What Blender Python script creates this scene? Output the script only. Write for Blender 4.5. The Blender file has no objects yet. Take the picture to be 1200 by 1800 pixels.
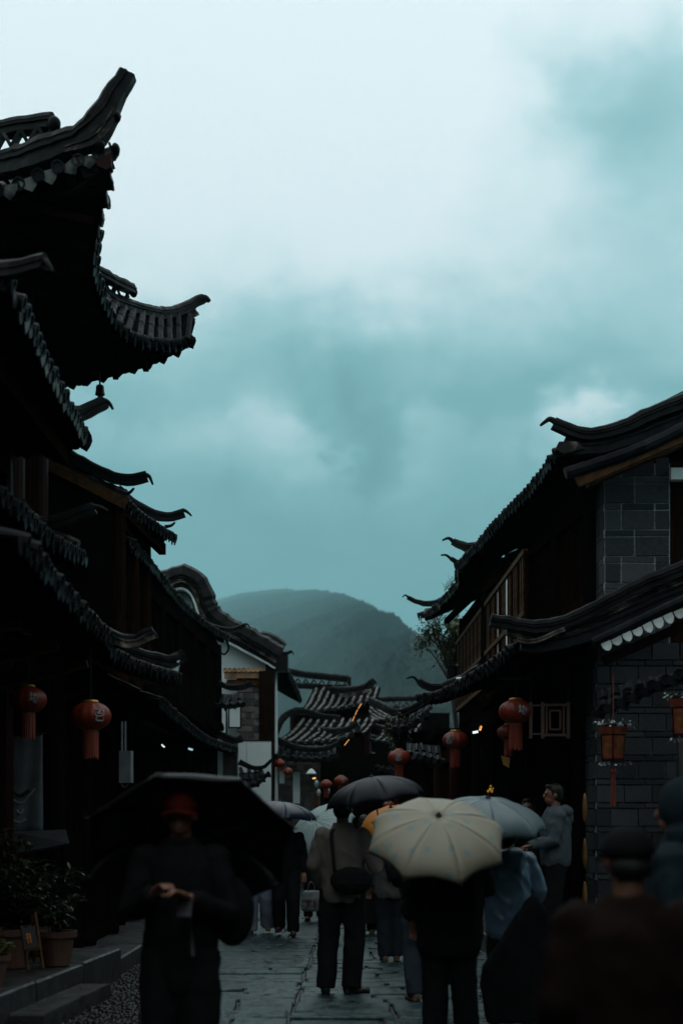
import bpy, bmesh, math, random
from mathutils import Vector, Matrix, noise
random.seed(7)
R = math.radians
scn = bpy.context.scene
C = scn.collection
# ------------------------------------------------------------ camera
cam = bpy.data.cameras.new('camera'); camo = bpy.data.objects.new('camera', cam); C.objects.link(camo)
camo.location = (0, 0, 1.65); camo.rotation_euler = (R(90), 0, 0)
cam.sensor_fit = 'VERTICAL'; cam.sensor_height = 36.0; cam.sensor_width = 24.0; cam.lens = 48.0
cam.shift_y = 0.30; cam.clip_start = 0.1; cam.clip_end = 20000
cam.dof.use_dof = True; cam.dof.focus_distance = 18.0; cam.dof.aperture_fstop = 1.4
scn.camera = camo
scn.view_settings.view_transform = 'Standard'; scn.view_settings.look = 'None'
scn.view_settings.exposure = 0.0; scn.view_settings.gamma = 1.0
scn.render.resolution_x = 682; scn.render.resolution_y = 1024

# ------------------------------------------------------------ world: overcast dusk sky
SUN_EL, SUN_AZ = R(58), R(-35)
w = bpy.data.worlds.new('World'); scn.world = w; w.use_nodes = True
nt = w.node_tree; nt.nodes.clear()
def N(t, **k):
    n = nt.nodes.new(t)
    for a, b in k.items(): setattr(n, a, b)
    return n
def LK(a, b): nt.links.new(a, b)
def M(op, a, b=None, c=None, clamp=False):
    n = N('ShaderNodeMath', operation=op, use_clamp=clamp)
    for i, x in enumerate((a, b, c)):
        if x is None: continue
        if isinstance(x, (int, float)): n.inputs[i].default_value = x
        else: LK(x, n.inputs[i])
    return n.outputs[0]
out = N('ShaderNodeOutputWorld'); bg = N('ShaderNodeBackground'); LK(bg.outputs[0], out.inputs[0])
tc = N('ShaderNodeTexCoord'); DIR = tc.outputs['Generated']
def noi(scale, detail, rough, off=(0, 0, 0), stretch=(1, 1, 1), src=None):
    mp = N('ShaderNodeMapping'); mp.inputs['Location'].default_value = off; mp.inputs['Scale'].default_value = stretch
    LK(src or DIR, mp.inputs['Vector'])
    n = N('ShaderNodeTexNoise'); n.inputs['Scale'].default_value = scale; n.inputs['Detail'].default_value = detail
    n.inputs['Roughness'].default_value = rough; LK(mp.outputs[0], n.inputs['Vector'])
    return n
# warped direction makes cloud edges irregular
wn = noi(6.0, 5, 0.55)
wsub = N('ShaderNodeVectorMath', operation='SUBTRACT'); LK(wn.outputs['Color'], wsub.inputs[0]); wsub.inputs[1].default_value = (.5, .5, .5)
wsc = N('ShaderNodeVectorMath', operation='SCALE'); LK(wsub.outputs[0], wsc.inputs[0]); wsc.inputs['Scale'].default_value = 0.16
wadd = N('ShaderNodeVectorMath', operation='ADD'); LK(DIR, wadd.inputs[0]); LK(wsc.outputs[0], wadd.inputs[1])
wn2 = noi(22.0, 6, 0.6, (4.2, .3, 2.2), (1, 1, 1.5))
ws2 = N('ShaderNodeVectorMath', operation='SUBTRACT'); LK(wn2.outputs['Color'], ws2.inputs[0]); ws2.inputs[1].default_value = (.5, .5, .5)
wc2 = N('ShaderNodeVectorMath', operation='SCALE'); LK(ws2.outputs[0], wc2.inputs[0]); wc2.inputs['Scale'].default_value = 0.055
wa2 = N('ShaderNodeVectorMath', operation='ADD'); LK(wadd.outputs[0], wa2.inputs[0]); LK(wc2.outputs[0], wa2.inputs[1])
wdir = N('ShaderNodeVectorMath', operation='NORMALIZE'); LK(wa2.outputs[0], wdir.inputs[0]); WD = wdir.outputs[0]
def blob(az, el, width, src=WD):          # soft cloud mass round a direction of the sky
    d = Vector((math.sin(R(az)) * math.cos(R(el)), math.cos(R(az)) * math.cos(R(el)), math.sin(R(el))))
    dp = N('ShaderNodeVectorMath', operation='DOT_PRODUCT'); LK(src, dp.inputs[0]); dp.inputs[1].default_value = d
    k = 1.0 / (1 - math.cos(R(width)))
    return M('POWER', 2.718, M('MULTIPLY', M('SUBTRACT', dp.outputs['Value'], 1.0), k))
sep = N('ShaderNodeSeparateXYZ'); LK(WD, sep.inputs[0])
big = noi(2.2, 4, 0.5, (3.1, 1.7, 0.4), (1, 1, 1.6))
fine = noi(7.0, 6, 0.55, (0.3, 5.2, 1.1), (1, 1, 1.9))
# density of the thin bright overcast by height, then cloud masses
stp = N('ShaderNodeMapRange', interpolation_type='SMOOTHSTEP'); LK(sep.outputs['Z'], stp.inputs['Value'])
stp.inputs['From Min'].default_value = .295; stp.inputs['From Max'].default_value = .40; stp.inputs['To Max'].default_value = .36
lum = M('ADD', M('MULTIPLY_ADD', sep.outputs['Z'], .75, .19), stp.outputs[0])
lum = M('MULTIPLY_ADD', M('SUBTRACT', big.outputs['Fac'], 0.5), 0.22, lum)
lum = M('MULTIPLY_ADD', M('SUBTRACT', fine.outputs['Fac'], 0.5), 0.30, lum)
for az, el, wd, a in SKY_BLOBS if 'SKY_BLOBS' in globals() else [
        (14.0, 26.5, 4.6, -0.33), (10.5, 24.5, 3.4, -0.16), (9.5, 29.0, 2.6, -0.10), (-6.0, 23.5, 6.0, 0.08), (3.0, 28.0, 5.0, 0.06), (2, 22.5, 4.0, 0.06),
        (9.6, 17.0, .8, 0.30), (9.0, 16.3, 1.0, 0.22), (10.6, 15.6, 1.6, .08), (-5.0, 16.6, 2.6, 0.07), (-2.6, 14.8, 2.2, 0.08), (3.4, 14.2, 2.4, 0.06),
        (-0.6, 17.2, 2.2, -0.09), (1.6, 18.6, 3.0, -0.05), (-7.0, 21.0, 1.5, -0.05), (-9.0, 31.0, 6.0, 0.10), (6.0, 31.0, 5.0, 0.10), (5.0, 19.0, 3.0, 0.03), (-2.9, 16.4, 1.2, .11), (-4.6, 16.0, 1.2, .07), (-.4, 15.3, .8, -.12), (-.2, 16.8, 1.0, -.07), (2.6, 16.0, 1.4, .07), (-1.4, 15.8, .7, .06), (.8, 15.0, 1.2, .03)]:
    lum = M('MULTIPLY_ADD', blob(az, el, wd), a, lum)
# billowing low cloud: lobes with a firm upper edge that melt away downwards
lob = None
for az, el, wd in ((-3.2, 14.6, 2.5), (-7.2, 14.9, 2.6), (3.2, 14.9, 2.3), (6.3, 14.4, 2.3), (-1.2, 13.4, 1.9), (-12, 15.2, 3.0), (11.5, 14.6, 3.0), (18, 15, 3.6), (-19, 15, 3.8), (27, 15, 4.4), (-28, 15.4, 4.4)):
    st = N('ShaderNodeMapRange', interpolation_type='SMOOTHSTEP'); LK(blob(az, el, wd), st.inputs['Value']); st.inputs['From Min'].default_value = .30; st.inputs['From Max'].default_value = .62
    lob = st.outputs[0] if lob is None else M('MAXIMUM', lob, st.outputs[0])
fd = N('ShaderNodeMapRange', interpolation_type='SMOOTHSTEP'); LK(sep.outputs['Z'], fd.inputs['Value']); fd.inputs['From Min'].default_value = .17; fd.inputs['From Max'].default_value = .28
lum = M('MULTIPLY_ADD', M('MULTIPLY', lob, fd.outputs[0]), .085, lum)
lum = M('MAXIMUM', lum, 0.02)
ramp = N('ShaderNodeValToRGB'); LK(lum, ramp.inputs['Fac'])
els = ramp.color_ramp.elements
els[0].position = 0.0; els[0].color = (0.060, 0.150, 0.165, 1)
els[1].position = 0.95; els[1].color = (0.88, 0.96, 1.0, 1)
for p, c in ((0.25, (0.120, 0.285, 0.300, 1)), (0.44, (0.205, 0.420, 0.455, 1)), (0.60, (0.40, 0.62, 0.665, 1)), (0.78, (0.74, 0.87, 0.91, 1))):
    e = els.new(p); e.color = c
sky = N('ShaderNodeTexSky', sky_type='NISHITA'); sky.sun_disc = False
sky.sun_elevation = SUN_EL; sky.sun_rotation = -SUN_AZ
try: sky.dust_density = 3.0
except Exception: pass
skm = N('ShaderNodeMix', data_type='RGBA', blend_type='MIX')
skv = N('ShaderNodeVectorMath', operation='SCALE'); LK(sky.outputs[0], skv.inputs[0]); skv.inputs['Scale'].default_value = 0.05
skm.inputs['Factor'].default_value = 0.94          # the cloud deck hides nearly all of the clear sky
LK(skv.outputs[0], skm.inputs['A']); LK(ramp.outputs[0], skm.inputs['B'])
LK(skm.outputs['Result'], bg.inputs['Color']); bg.inputs['Strength'].default_value = 1.32
# ------------------------------------------------------------ sun, spread wide by the cloud
sl = bpy.data.lights.new('sun', 'SUN'); sl.energy = 0.5; sl.angle = R(100); sl.color = (1.0, 0.95, 0.9)
so = bpy.data.objects.new('sun', sl); C.objects.link(so)
sd = Vector((math.sin(SUN_AZ) * math.cos(SUN_EL), math.cos(SUN_AZ) * math.cos(SUN_EL), math.sin(SUN_EL)))
so.rotation_euler = (-sd).to_track_quat('-Z', 'Y').to_euler()

# ------------------------------------------------------------ helpers
F, CX, HY, CZ = 2400.0, 600.0, 1440.0, 1.65
def P(px, py, d): return Vector(((px - CX) / F * d, d, CZ + (HY - py) / F * d))
class MB:
    def __init__(s): s.v = []; s.f = []
    def add(s, vs, fs):
        n = len(s.v); s.v += [Vector(v) for v in vs]; s.f += [tuple(i + n for i in f) for f in fs]; return s
    def box(s, c, size, m=None, bev=0):
        hx, hy, hz = size[0] / 2, size[1] / 2, size[2] / 2; c = Vector(c)
        vs = [Vector((x, y, z)) for z in (-hz, hz) for y in (-hy, hy) for x in (-hx, hx)]
        if m is not None: vs = [m @ v for v in vs]
        return s.add([v + c for v in vs], [(0, 2, 3, 1), (4, 5, 7, 6), (0, 1, 5, 4), (2, 6, 7, 3), (1, 3, 7, 5), (0, 4, 6, 2)])
    def beam(s, a, b, wd, ht, up=Vector((0, 0, 1))):
        a, b = Vector(a), Vector(b); t = (b - a)
        if t.length < 1e-6: return s
        t.normalize(); sd_ = t.cross(up)
        if sd_.length < 1e-4: sd_ = t.cross(Vector((0, 1, 0)))
        sd_.normalize(); u = sd_.cross(t)
        vs = [p + sd_ * (x * wd / 2) + u * (z * ht / 2) for p in (a, b) for x, z in ((-1, -1), (1, -1), (1, 1), (-1, 1))]
        return s.add(vs, [(3, 2, 1, 0), (4, 5, 6, 7), (0, 1, 5, 4), (1, 2, 6, 5), (2, 3, 7, 6), (3, 0, 4, 7)])
    def rings(s, rs, cap=True):
        n = len(rs[0]); vs = [v for r in rs for v in r]; fs = []
        for i in range(len(rs) - 1):
            for j in range(n):
                k = (j + 1) % n; fs.append((i * n + j, i * n + k, (i + 1) * n + k, (i + 1) * n + j))
        if cap: fs += [tuple(range(n - 1, -1, -1)), tuple((len(rs) - 1) * n + j for j in range(n))]
        return s.add(vs, fs)
    def tube(s, path, rad, n=8, flat=1.0):
        path = [Vector(p) for p in path]; rs = []; ref = None
        for i, p in enumerate(path):
            t = (path[min(i + 1, len(path) - 1)] - path[max(i - 1, 0)])
            if t.length < 1e-7: t = Vector((0, 0, 1))
            t.normalize()
            if ref is None:
                ref = Vector((1, 0, 0)) if abs(t.x) < .8 else Vector((0, 1, 0))
            a = ref - t * ref.dot(t)
            if a.length < 1e-4: a = t.orthogonal()
            a.normalize(); ref = a; b = t.cross(a)
            r = rad[i] if isinstance(rad, (list, tuple)) else rad
            rs.append([p + a * (math.cos(2 * math.pi * j / n) * r) + b * (math.sin(2 * math.pi * j / n) * r * flat) for j in range(n)])
        return s.rings(rs)
    def ell(s, c, r, n=10, m=7, mat=None):
        c = Vector(c); rs = []
        for i in range(m + 1):
            th = math.pi * (i + .02 if i == 0 else (i - .02 if i == m else i)) / m
            ring = []
            for j in range(n):
                v = Vector((r[0] * math.sin(th) * math.cos(2 * math.pi * j / n), r[1] * math.sin(th) * math.sin(2 * math.pi * j / n), -r[2] * math.cos(th)))
                if mat is not None: v = mat @ v
                ring.append(c + v)
            rs.append(ring)
        return s.rings(rs)
    def lathe(s, c, prof, n=16):
        c = Vector(c)
        return s.rings([[c + Vector((max(r, 1e-4) * math.cos(2 * math.pi * j / n), max(r, 1e-4) * math.sin(2 * math.pi * j / n), z)) for j in range(n)] for r, z in prof])
    def prism(s, poly, dirv):
        poly = [Vector(p) for p in poly]; n = len(poly); dirv = Vector(dirv)
        return s.add(poly + [p + dirv for p in poly], [tuple(range(n)), tuple(range(2 * n - 1, n - 1, -1))] + [(i, i + n, (i + 1) % n + n, (i + 1) % n) for i in range(n)])
    def mesh(s, name, off=None, smooth=False):
        me = bpy.data.meshes.new(name)
        vs = s.v if off is None else [v - off for v in s.v]
        me.from_pydata([tuple(v) for v in vs], [], s.f); me.update()
        bm = bmesh.new(); bm.from_mesh(me); bmesh.ops.recalc_face_normals(bm, faces=bm.faces); bm.to_mesh(me); bm.free()
        if smooth:
            me.shade_smooth()
        return me
    def build(s, name, mat, parent=None, smooth=False, world=True):
        off = woff(parent) if (parent and world) else None
        me = s.mesh(name, off, smooth)
        return link(name, me, mat, parent)
def woff(o):
    v = Vector((0, 0, 0))
    while o is not None: v = v + o.location; o = o.parent
    return v
def link(name, me, mat=None, parent=None, mtx=None):
    o = bpy.data.objects.new(name, me); C.objects.link(o)
    if mat is not None and me is not None:
        if not me.materials: me.materials.append(mat)
        elif me.materials[0] != mat:
            o.material_slots[0].link = 'OBJECT'; o.material_slots[0].material = mat
    if parent: o.parent = parent
    if mtx is not None: o.matrix_basis = mtx
    return o
def place(name, me, mat, parent, wm):     # part with a world matrix under an unrotated parent
    m = Matrix.Translation(-woff(parent)) @ wm
    return link(name, me, mat, parent, m)
def tag(o, label=None, cat=None, group=None, kind=None):
    if label: o['label'] = label
    if cat: o['category'] = cat
    if group: o['group'] = group
    if kind: o['kind'] = kind
    return o
def thing(name, label, cat, loc=(0, 0, 0), group=None, rz=0):
    o = bpy.data.objects.new(name, None); C.objects.link(o); o.location = loc; o.rotation_euler = (0, 0, rz); o.empty_display_size = .2
    return tag(o, label, cat, group)
def crom(pts, sub=4):
    pts = [Vector(p) for p in pts]
    if len(pts) < 3: return pts
    o = []
    for i in range(len(pts) - 1):
        p0, p1, p2, p3 = pts[max(i - 1, 0)], pts[i], pts[i + 1], pts[min(i + 2, len(pts) - 1)]
        for k in range(sub):
            t = k / sub
            o.append(.5 * ((2 * p1) + (p2 - p0) * t + (2 * p0 - 5 * p1 + 4 * p2 - p3) * t * t + (3 * p1 - p0 - 3 * p2 + p3) * t ** 3))
    o.append(pts[-1]); return o
def resample(pts, n):
    L = [0]
    for a, b in zip(pts, pts[1:]): L.append(L[-1] + (b - a).length)
    o = []; k = 0
    for i in range(n + 1):
        s_ = L[-1] * i / n
        while k < len(L) - 2 and L[k + 1] < s_: k += 1
        t = (s_ - L[k]) / max(L[k + 1] - L[k], 1e-9); o.append(pts[k].lerp(pts[k + 1], t))
    return o, L[-1]

# ------------------------------------------------------------ materials
MATS = {}
def mat(name, c1, c2=None, rough=.6, scale=6, bump=.0, bscale=40, spec=.5, rvar=0, rand=0, metal=0, sss=0, coords='Object', detail=5, stretch=(1, 1, 1), lo=.35, hi=.65, emit=None, es=0, trans=0, bdist=.02):
    if name in MATS: return MATS[name]
    m = bpy.data.materials.new(name); m.use_nodes = True; t = m.node_tree; b = t.nodes['Principled BSDF']
    def nn(ty, **k):
        n = t.nodes.new(ty)
        for a, v in k.items(): setattr(n, a, v)
        return n
    tcn = nn('ShaderNodeTexCoord'); mp = nn('ShaderNodeMapping'); mp.inputs['Scale'].default_value = stretch
    t.links.new(tcn.outputs[coords], mp.inputs['Vector'])
    b.inputs['Roughness'].default_value = rough; b.inputs['Metallic'].default_value = metal
    b.inputs['Specular IOR Level'].default_value = spec
    c2 = c2 or c1
    no = nn('ShaderNodeTexNoise'); no.inputs['Scale'].default_value = scale; no.inputs['Detail'].default_value = detail; no.inputs['Roughness'].default_value = .6
    t.links.new(mp.outputs[0], no.inputs['Vector'])
    fac = no.outputs['Fac']
    oi = nn('ShaderNodeObjectInfo')
    if rand:
        ad = nn('ShaderNodeMath', operation='MULTIPLY_ADD'); t.links.new(oi.outputs['Random'], ad.inputs[0]); ad.inputs[1].default_value = rand
        sb = nn('ShaderNodeMath', operation='SUBTRACT'); t.links.new(fac, sb.inputs[0]); sb.inputs[1].default_value = rand / 2
        t.links.new(sb.outputs[0], ad.inputs[2]); fac = ad.outputs[0]
    cr = nn('ShaderNodeValToRGB'); cr.color_ramp.elements[0].position = lo; cr.color_ramp.elements[1].position = hi
    cr.color_ramp.elements[0].color = (*c1, 1); cr.color_ramp.elements[1].color = (*c2, 1)
    t.links.new(fac, cr.inputs['Fac']); t.links.new(cr.outputs[0], b.inputs['Base Color'])
    if rvar:
        n2 = nn('ShaderNodeTexNoise'); n2.inputs['Scale'].default_value = scale * 1.7; n2.inputs['Detail'].default_value = 3
        t.links.new(mp.outputs[0], n2.inputs['Vector'])
        mr = nn('ShaderNodeMapRange'); mr.inputs['From Min'].default_value = .3; mr.inputs['From Max'].default_value = .7
        mr.inputs['To Min'].default_value = max(rough - rvar, .03); mr.inputs['To Max'].default_value = min(rough + rvar, 1)
        t.links.new(n2.outputs['Fac'], mr.inputs['Value']); t.links.new(mr.outputs[0], b.inputs['Roughness'])
    if bump:
        n3 = nn('ShaderNodeTexNoise'); n3.inputs['Scale'].default_value = bscale; n3.inputs['Detail'].default_value = 6; n3.inputs['Roughness'].default_value = .65
        t.links.new(mp.outputs[0], n3.inputs['Vector'])
        bp = nn('ShaderNodeBump'); bp.inputs['Strength'].default_value = bump; bp.inputs['Distance'].default_value = bdist
        t.links.new(n3.outputs['Fac'], bp.inputs['Height']); t.links.new(bp.outputs[0], b.inputs['Normal'])
    if emit:
        b.inputs['Emission Color'].default_value = (*emit, 1); b.inputs['Emission Strength'].default_value = es
    if trans:
        tr = nn('ShaderNodeBsdfTranslucent'); t.links.new(cr.outputs[0], tr.inputs['Color'])
        mx = nn('ShaderNodeMixShader'); mx.inputs[0].default_value = trans
        t.links.new(b.outputs[0], mx.inputs[1]); t.links.new(tr.outputs[0], mx.inputs[2])
        t.links.new(mx.outputs[0], t.nodes['Material Output'].inputs[0])
    MATS[name] = m; return m
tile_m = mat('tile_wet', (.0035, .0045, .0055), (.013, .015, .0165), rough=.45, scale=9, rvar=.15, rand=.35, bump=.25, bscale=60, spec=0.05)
tile_moss = mat('tile_lichen', (.008, .009, .010), (.12, .125, .115), rough=.5, scale=7, rand=.3, rvar=.15, bump=.3, lo=.42, hi=.62, spec=0.1)
tile_white = mat('tile_white_edge', (.34, .38, .36), (.62, .68, .66), rough=.6, scale=9, rand=.4)
ridge_m = mat('ridge_tile', (.004, .005, .0055), (.017, .017, .0165), rough=.45, scale=5, rvar=.15, bump=.3, bscale=50, lo=.4, hi=.8, spec=0.05)
mortar_m = mat('ridge_mortar', (.014, .013, .012), (.22, .19, .15), rough=.8, scale=4, bump=.4, lo=.48, hi=.68, spec=0.15)
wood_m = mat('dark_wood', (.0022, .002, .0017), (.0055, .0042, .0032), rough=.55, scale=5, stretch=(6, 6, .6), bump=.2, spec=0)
wood_r = mat('red_wood', (.006, .0035, .0025), (.016, .008, .005), rough=.5, scale=5, stretch=(6, 6, .6), bump=.2, spec=0.0)
wood_b = mat('brown_wood', (.035, .017, .008), (.09, .045, .021), rough=.6, scale=4, stretch=(3, 3, 3), bump=.2, spec=0.03)
column_m = mat('red_lacquer_wood', (.012, .0025, .002), (.022, .005, .0035), rough=.4, scale=3, bump=.1, spec=0.06)
plaster_m = mat('white_plaster', (.48, .58, .56), (.68, .75, .73), rough=.85, scale=2.5, bump=.15, lo=.3, hi=.7, spec=0.2)
dplaster_m = mat('grey_plaster', (.035, .036, .035), (.07, .07, .068), rough=.8, scale=2, bump=.2, spec=0.2)
brick_m = mat('grey_brick', (.018, .021, .023), (.052, .058, .063), rough=.7, scale=6, rand=.5, bump=.5, bscale=30, lo=.3, hi=.75, spec=0.15)
mort_m = mat('brick_mortar', (.12, .135, .14), (.30, .32, .325), rough=.85, scale=20, lo=.35, hi=.7, spec=0.15)
glass_m = mat('window_glass', (.01, .012, .013), rough=.06, spec=.8)
stone_m = mat('step_stone', (.006, .006, .006), (.019, .019, .0185), rough=.5, scale=4, rvar=.2, bump=.4, bscale=30)
black_m = mat('black_iron', (.008, .008, .009), rough=.4, spec=0.12)

tile_pale = mat('tile_pale_lichen', (.010, .011, .011), (.14, .14, .128), rough=.7, scale=9, rand=.25, bump=.3, lo=.22, hi=.5, spec=.05)
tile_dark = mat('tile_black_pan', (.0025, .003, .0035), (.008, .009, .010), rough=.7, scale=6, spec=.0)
# ============================================================ THE SETTING
hill_m = mat('hill_forest', (.005, .010, .009), (.020, .029, .023), spec=.1, rough=.9, scale=.03, detail=10, coords='Object', bump=1.0, bscale=.07, bdist=9)
def fbm(v, s, o=4): return noise.fractal(Vector(v) * s, 1.0, 2.0, o)
sil = [(-1600, 1240, 7000), (-400, 1120, 8200), (100, 1086, 9000), (250, 1078, 9000), (340, 1068, 9000), (385, 1054, 8800), (430, 1042, 8200), (480, 1037, 7200), (540, 1037, 5800), (590, 1043, 4200), (630, 1056, 2900),
       (660, 1074, 2100), (690, 1096, 1600), (720, 1109, 1350), (760, 1124, 1250), (820, 1148, 1150), (1000, 1200, 1050), (1500, 1270, 1000), (2600, 1340, 1000)]
def silat(x):
    for a, b in zip(sil, sil[1:]):
        if a[0] <= x <= b[0]:
            t = (x - a[0]) / (b[0] - a[0]); return a[1] + (b[1] - a[1]) * t, a[2] + (b[2] - a[2]) * t
    return sil[-1][1:]
cols = list(range(-1600, 300, 50)) + [300 + 2.6 * i for i in range(195)] + list(range(810, 2601, 60))
NR = 230; hv = []; hf = []
for x in cols:
    # soften the outline between the measured points
    pyc = sum(silat(x + o)[0] for o in (-14, -7, 0, 7, 14)) / 5; dc = sum(silat(x + o)[1] for o in (-30, 0, 30)) / 3
    zc = (HY - pyc) / F * dc
    for r in range(NR + 8):
        t = r / NR
        d0 = 320 + (dc - 1000) * .11; d = d0 + (dc - d0) * t
        z = zc * (t ** .92 if t <= 1 else 1 - (t - 1) * 6)
        X = (x - CX) / F * d
        q = min(1, t * 3) * (1 if t <= 1 else max(0, 1 - (t - 1) * 12))
        z += q * (34 * (1 - t * .6) * fbm((X, d, 0), 1 / 300., 3) + 10 * abs(fbm((X, d, 5), 1 / 42., 3)) * min(1, d / 1800) + 6 * abs(fbm((X, d, 2), 1 / 11., 2)))
        hv.append((X, d, max(z, -.6) if t > .02 else -.6))
for i in range(len(cols) - 1):
    for r in range(NR + 7):
        a = i * (NR + 8) + r; hf.append((a, a + NR + 8, a + NR + 9, a + 1))
me = bpy.data.meshes.new('hill'); me.from_pydata(hv, [], hf); me.update()
me.shade_smooth()
tag(link('hill', me, hill_m), 'forested hill fading into low cloud beyond the town', 'hill', kind='structure')

ground_m = mat('earth_ground', (.03, .032, .03), (.06, .06, .055), rough=.8, scale=.5)
gm = MB(); gm.add([(-7000, -40, -.06), (2300, -40, -.06), (2300, 9600, -.06), (-7000, 9600, -.06)], [(0, 1, 2, 3)])
tag(gm.build('ground', ground_m), 'dark earth ground under the old town', 'ground', kind='structure')

# ---- the lane: bedding sheet + stone slabs
bed_m = mat('lane_bedding', (.006, .006, .006), (.014, .014, .013), rough=.45, scale=20, bump=.5, bscale=80)
slab_m = bpy.data.materials.new('wet_slab_sky_tint'); slab_m.use_nodes = True
def _slab():
    t = slab_m.node_tree; b = t.nodes['Principled BSDF']; L = t.links.new
    def nn(ty, **k):
        n = t.nodes.new(ty)
        for a, v in k.items(): setattr(n, a, v)
        return n
    g = nn('ShaderNodeNewGeometry'); oi = nn('ShaderNodeObjectInfo')
    def nz(sc, det, ro=.6):
        n = nn('ShaderNodeTexNoise'); n.inputs['Scale'].default_value = sc; n.inputs['Detail'].default_value = det; n.inputs['Roughness'].default_value = ro
        L(g.outputs['Position'], n.inputs['Vector']); return n.outputs['Fac']
    def rng(src, a, b_, c, d):
        m = nn('ShaderNodeMapRange'); m.inputs['From Min'].default_value = a; m.inputs['From Max'].default_value = b_; m.inputs['To Min'].default_value = c; m.inputs['To Max'].default_value = d
        L(src, m.inputs['Value']); return m.outputs[0]
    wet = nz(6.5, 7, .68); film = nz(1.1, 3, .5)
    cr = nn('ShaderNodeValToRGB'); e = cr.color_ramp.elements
    e[0].position = .36; e[0].color = (.002, .0042, .0046, 1); e[1].position = .66; e[1].color = (.019, .043, .046, 1)  # teal of the reflected sky is put into the stone colour
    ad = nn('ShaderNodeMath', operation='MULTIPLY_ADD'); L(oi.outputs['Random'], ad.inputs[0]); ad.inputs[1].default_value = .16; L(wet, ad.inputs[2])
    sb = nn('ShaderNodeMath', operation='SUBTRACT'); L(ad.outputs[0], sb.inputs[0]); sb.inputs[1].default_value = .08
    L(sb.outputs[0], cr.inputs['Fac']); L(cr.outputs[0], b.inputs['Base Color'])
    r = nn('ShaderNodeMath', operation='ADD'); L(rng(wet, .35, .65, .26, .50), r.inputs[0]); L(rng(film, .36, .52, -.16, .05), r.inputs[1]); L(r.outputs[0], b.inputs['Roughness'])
    L(rng(wet, .40, .56, .3, 1.0), b.inputs['Specular IOR Level']); b.inputs['Specular Tint'].default_value = (.72, 1, 1, 1)  # teal specular tint stands in for the sky's reflected colour
    h = nn('ShaderNodeMath', operation='MULTIPLY_ADD'); L(nz(38, 4), h.inputs[0]); h.inputs[1].default_value = .5; L(nz(9, 6, .7), h.inputs[2])
    bp = nn('ShaderNodeBump'); bp.inputs['Strength'].default_value = 1.0; bp.inputs['Distance'].default_value = .022; L(h.outputs[0], bp.inputs['Height']); L(bp.outputs[0], b.inputs['Normal'])
_slab()
bm_ = MB(); bm_.add([(-4.2, 1.5, -.03), (4.2, 1.5, -.03), (4.2, 60, -.03), (-4.2, 60, -.03)], [(0, 1, 2, 3)])
street = tag(bm_.build('street', bed_m), 'wet stone-paved lane running between the shops', 'street', kind='structure')
slabs = []
for k in range(8):
    o_ = [(-.5, -.5), (0, -.5), (.5, -.5), (.5, 0), (.5, .5), (0, .5), (-.5, .5), (-.5, 0)]
    o_ = [(x * (1 - .02 * random.random()) , y * (1 - .05 * random.random())) for x, y in o_]
    m_ = MB(); m_.rings([[Vector((x, y, -.06)) for x, y in o_], [Vector((x, y, -.010)) for x, y in o_], [Vector((x * .965, y * .94, -.002 + .004 * random.random())) for x, y in o_]])
    slabs.append(m_.mesh('slab'))
rest = MB(); nsl = 0; y = 9.8
while y < 52:
    dp = random.choice((random.uniform(.24, .4), random.uniform(.35, .65)))
    x = -1.55 if y < 17 else -2.6
    seam = -.42 + .012 * (y - 12) + random.uniform(-.02, .02)      # the long joint down the lane
    while x < 2.6:
        wd = random.uniform(.6, 1.35)
        if x < seam - .1 < x + wd + .25: wd = seam - x
        g = .026
        me = random.choice(slabs); c = Vector((x + wd / 2, y + dp / 2, random.uniform(-.008, .006)))
        mx = Matrix.Translation(c) @ Matrix.Rotation(random.gauss(.02, .03), 4, 'X') @ Matrix.Rotation(random.gauss(0, .014), 4, 'Y') @ Matrix.Rotation(random.gauss(0, .012), 4, 'Z') @ Matrix.Diagonal((wd - g, dp - g, 1, 1))
        vis = abs(c.x) / c.y * F < 620
        if vis and nsl < 300 and y > 10.4:
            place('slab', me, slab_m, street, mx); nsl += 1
        else:
            rest.add([mx @ v.co for v in me.vertices], [tuple(p.vertices) for p in me.polygons])
        x += wd
    y += dp
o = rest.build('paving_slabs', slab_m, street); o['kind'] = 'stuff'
# ---- pebble strip along the left kerb
peb_m = mat('wet_pebble', (.003, .0036, .004), (.013, .014, .0145), rough=.4, spec=.3, scale=8, rand=0, lo=.3, hi=.7)
pb = MB()
for i in range(4200):
    px_, py_ = random.uniform(-2.75, -1.5), random.uniform(9.6, 17.2)
    if px_ < -1.5 - random.random() * .05 and True:
        r = random.uniform(.014, .032); a = random.uniform(0, 6.28); n = 6
        base = [Vector((px_ + math.cos(a + 6.283 * j / n) * r * random.uniform(.8, 1.2), py_ + math.sin(a + 6.283 * j / n) * r, -.032)) for j in range(n)]
        top = [Vector((px_ + (b.x - px_) * .55, py_ + (b.y - py_) * .55, -.03 + r * .75)) for b in base]
        pb.rings([base, top])
o = tag(pb.build('pebbles', peb_m, None, smooth=True), 'strip of small wet cobble pebbles along the left kerb', 'pebbles', kind='stuff')

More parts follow.
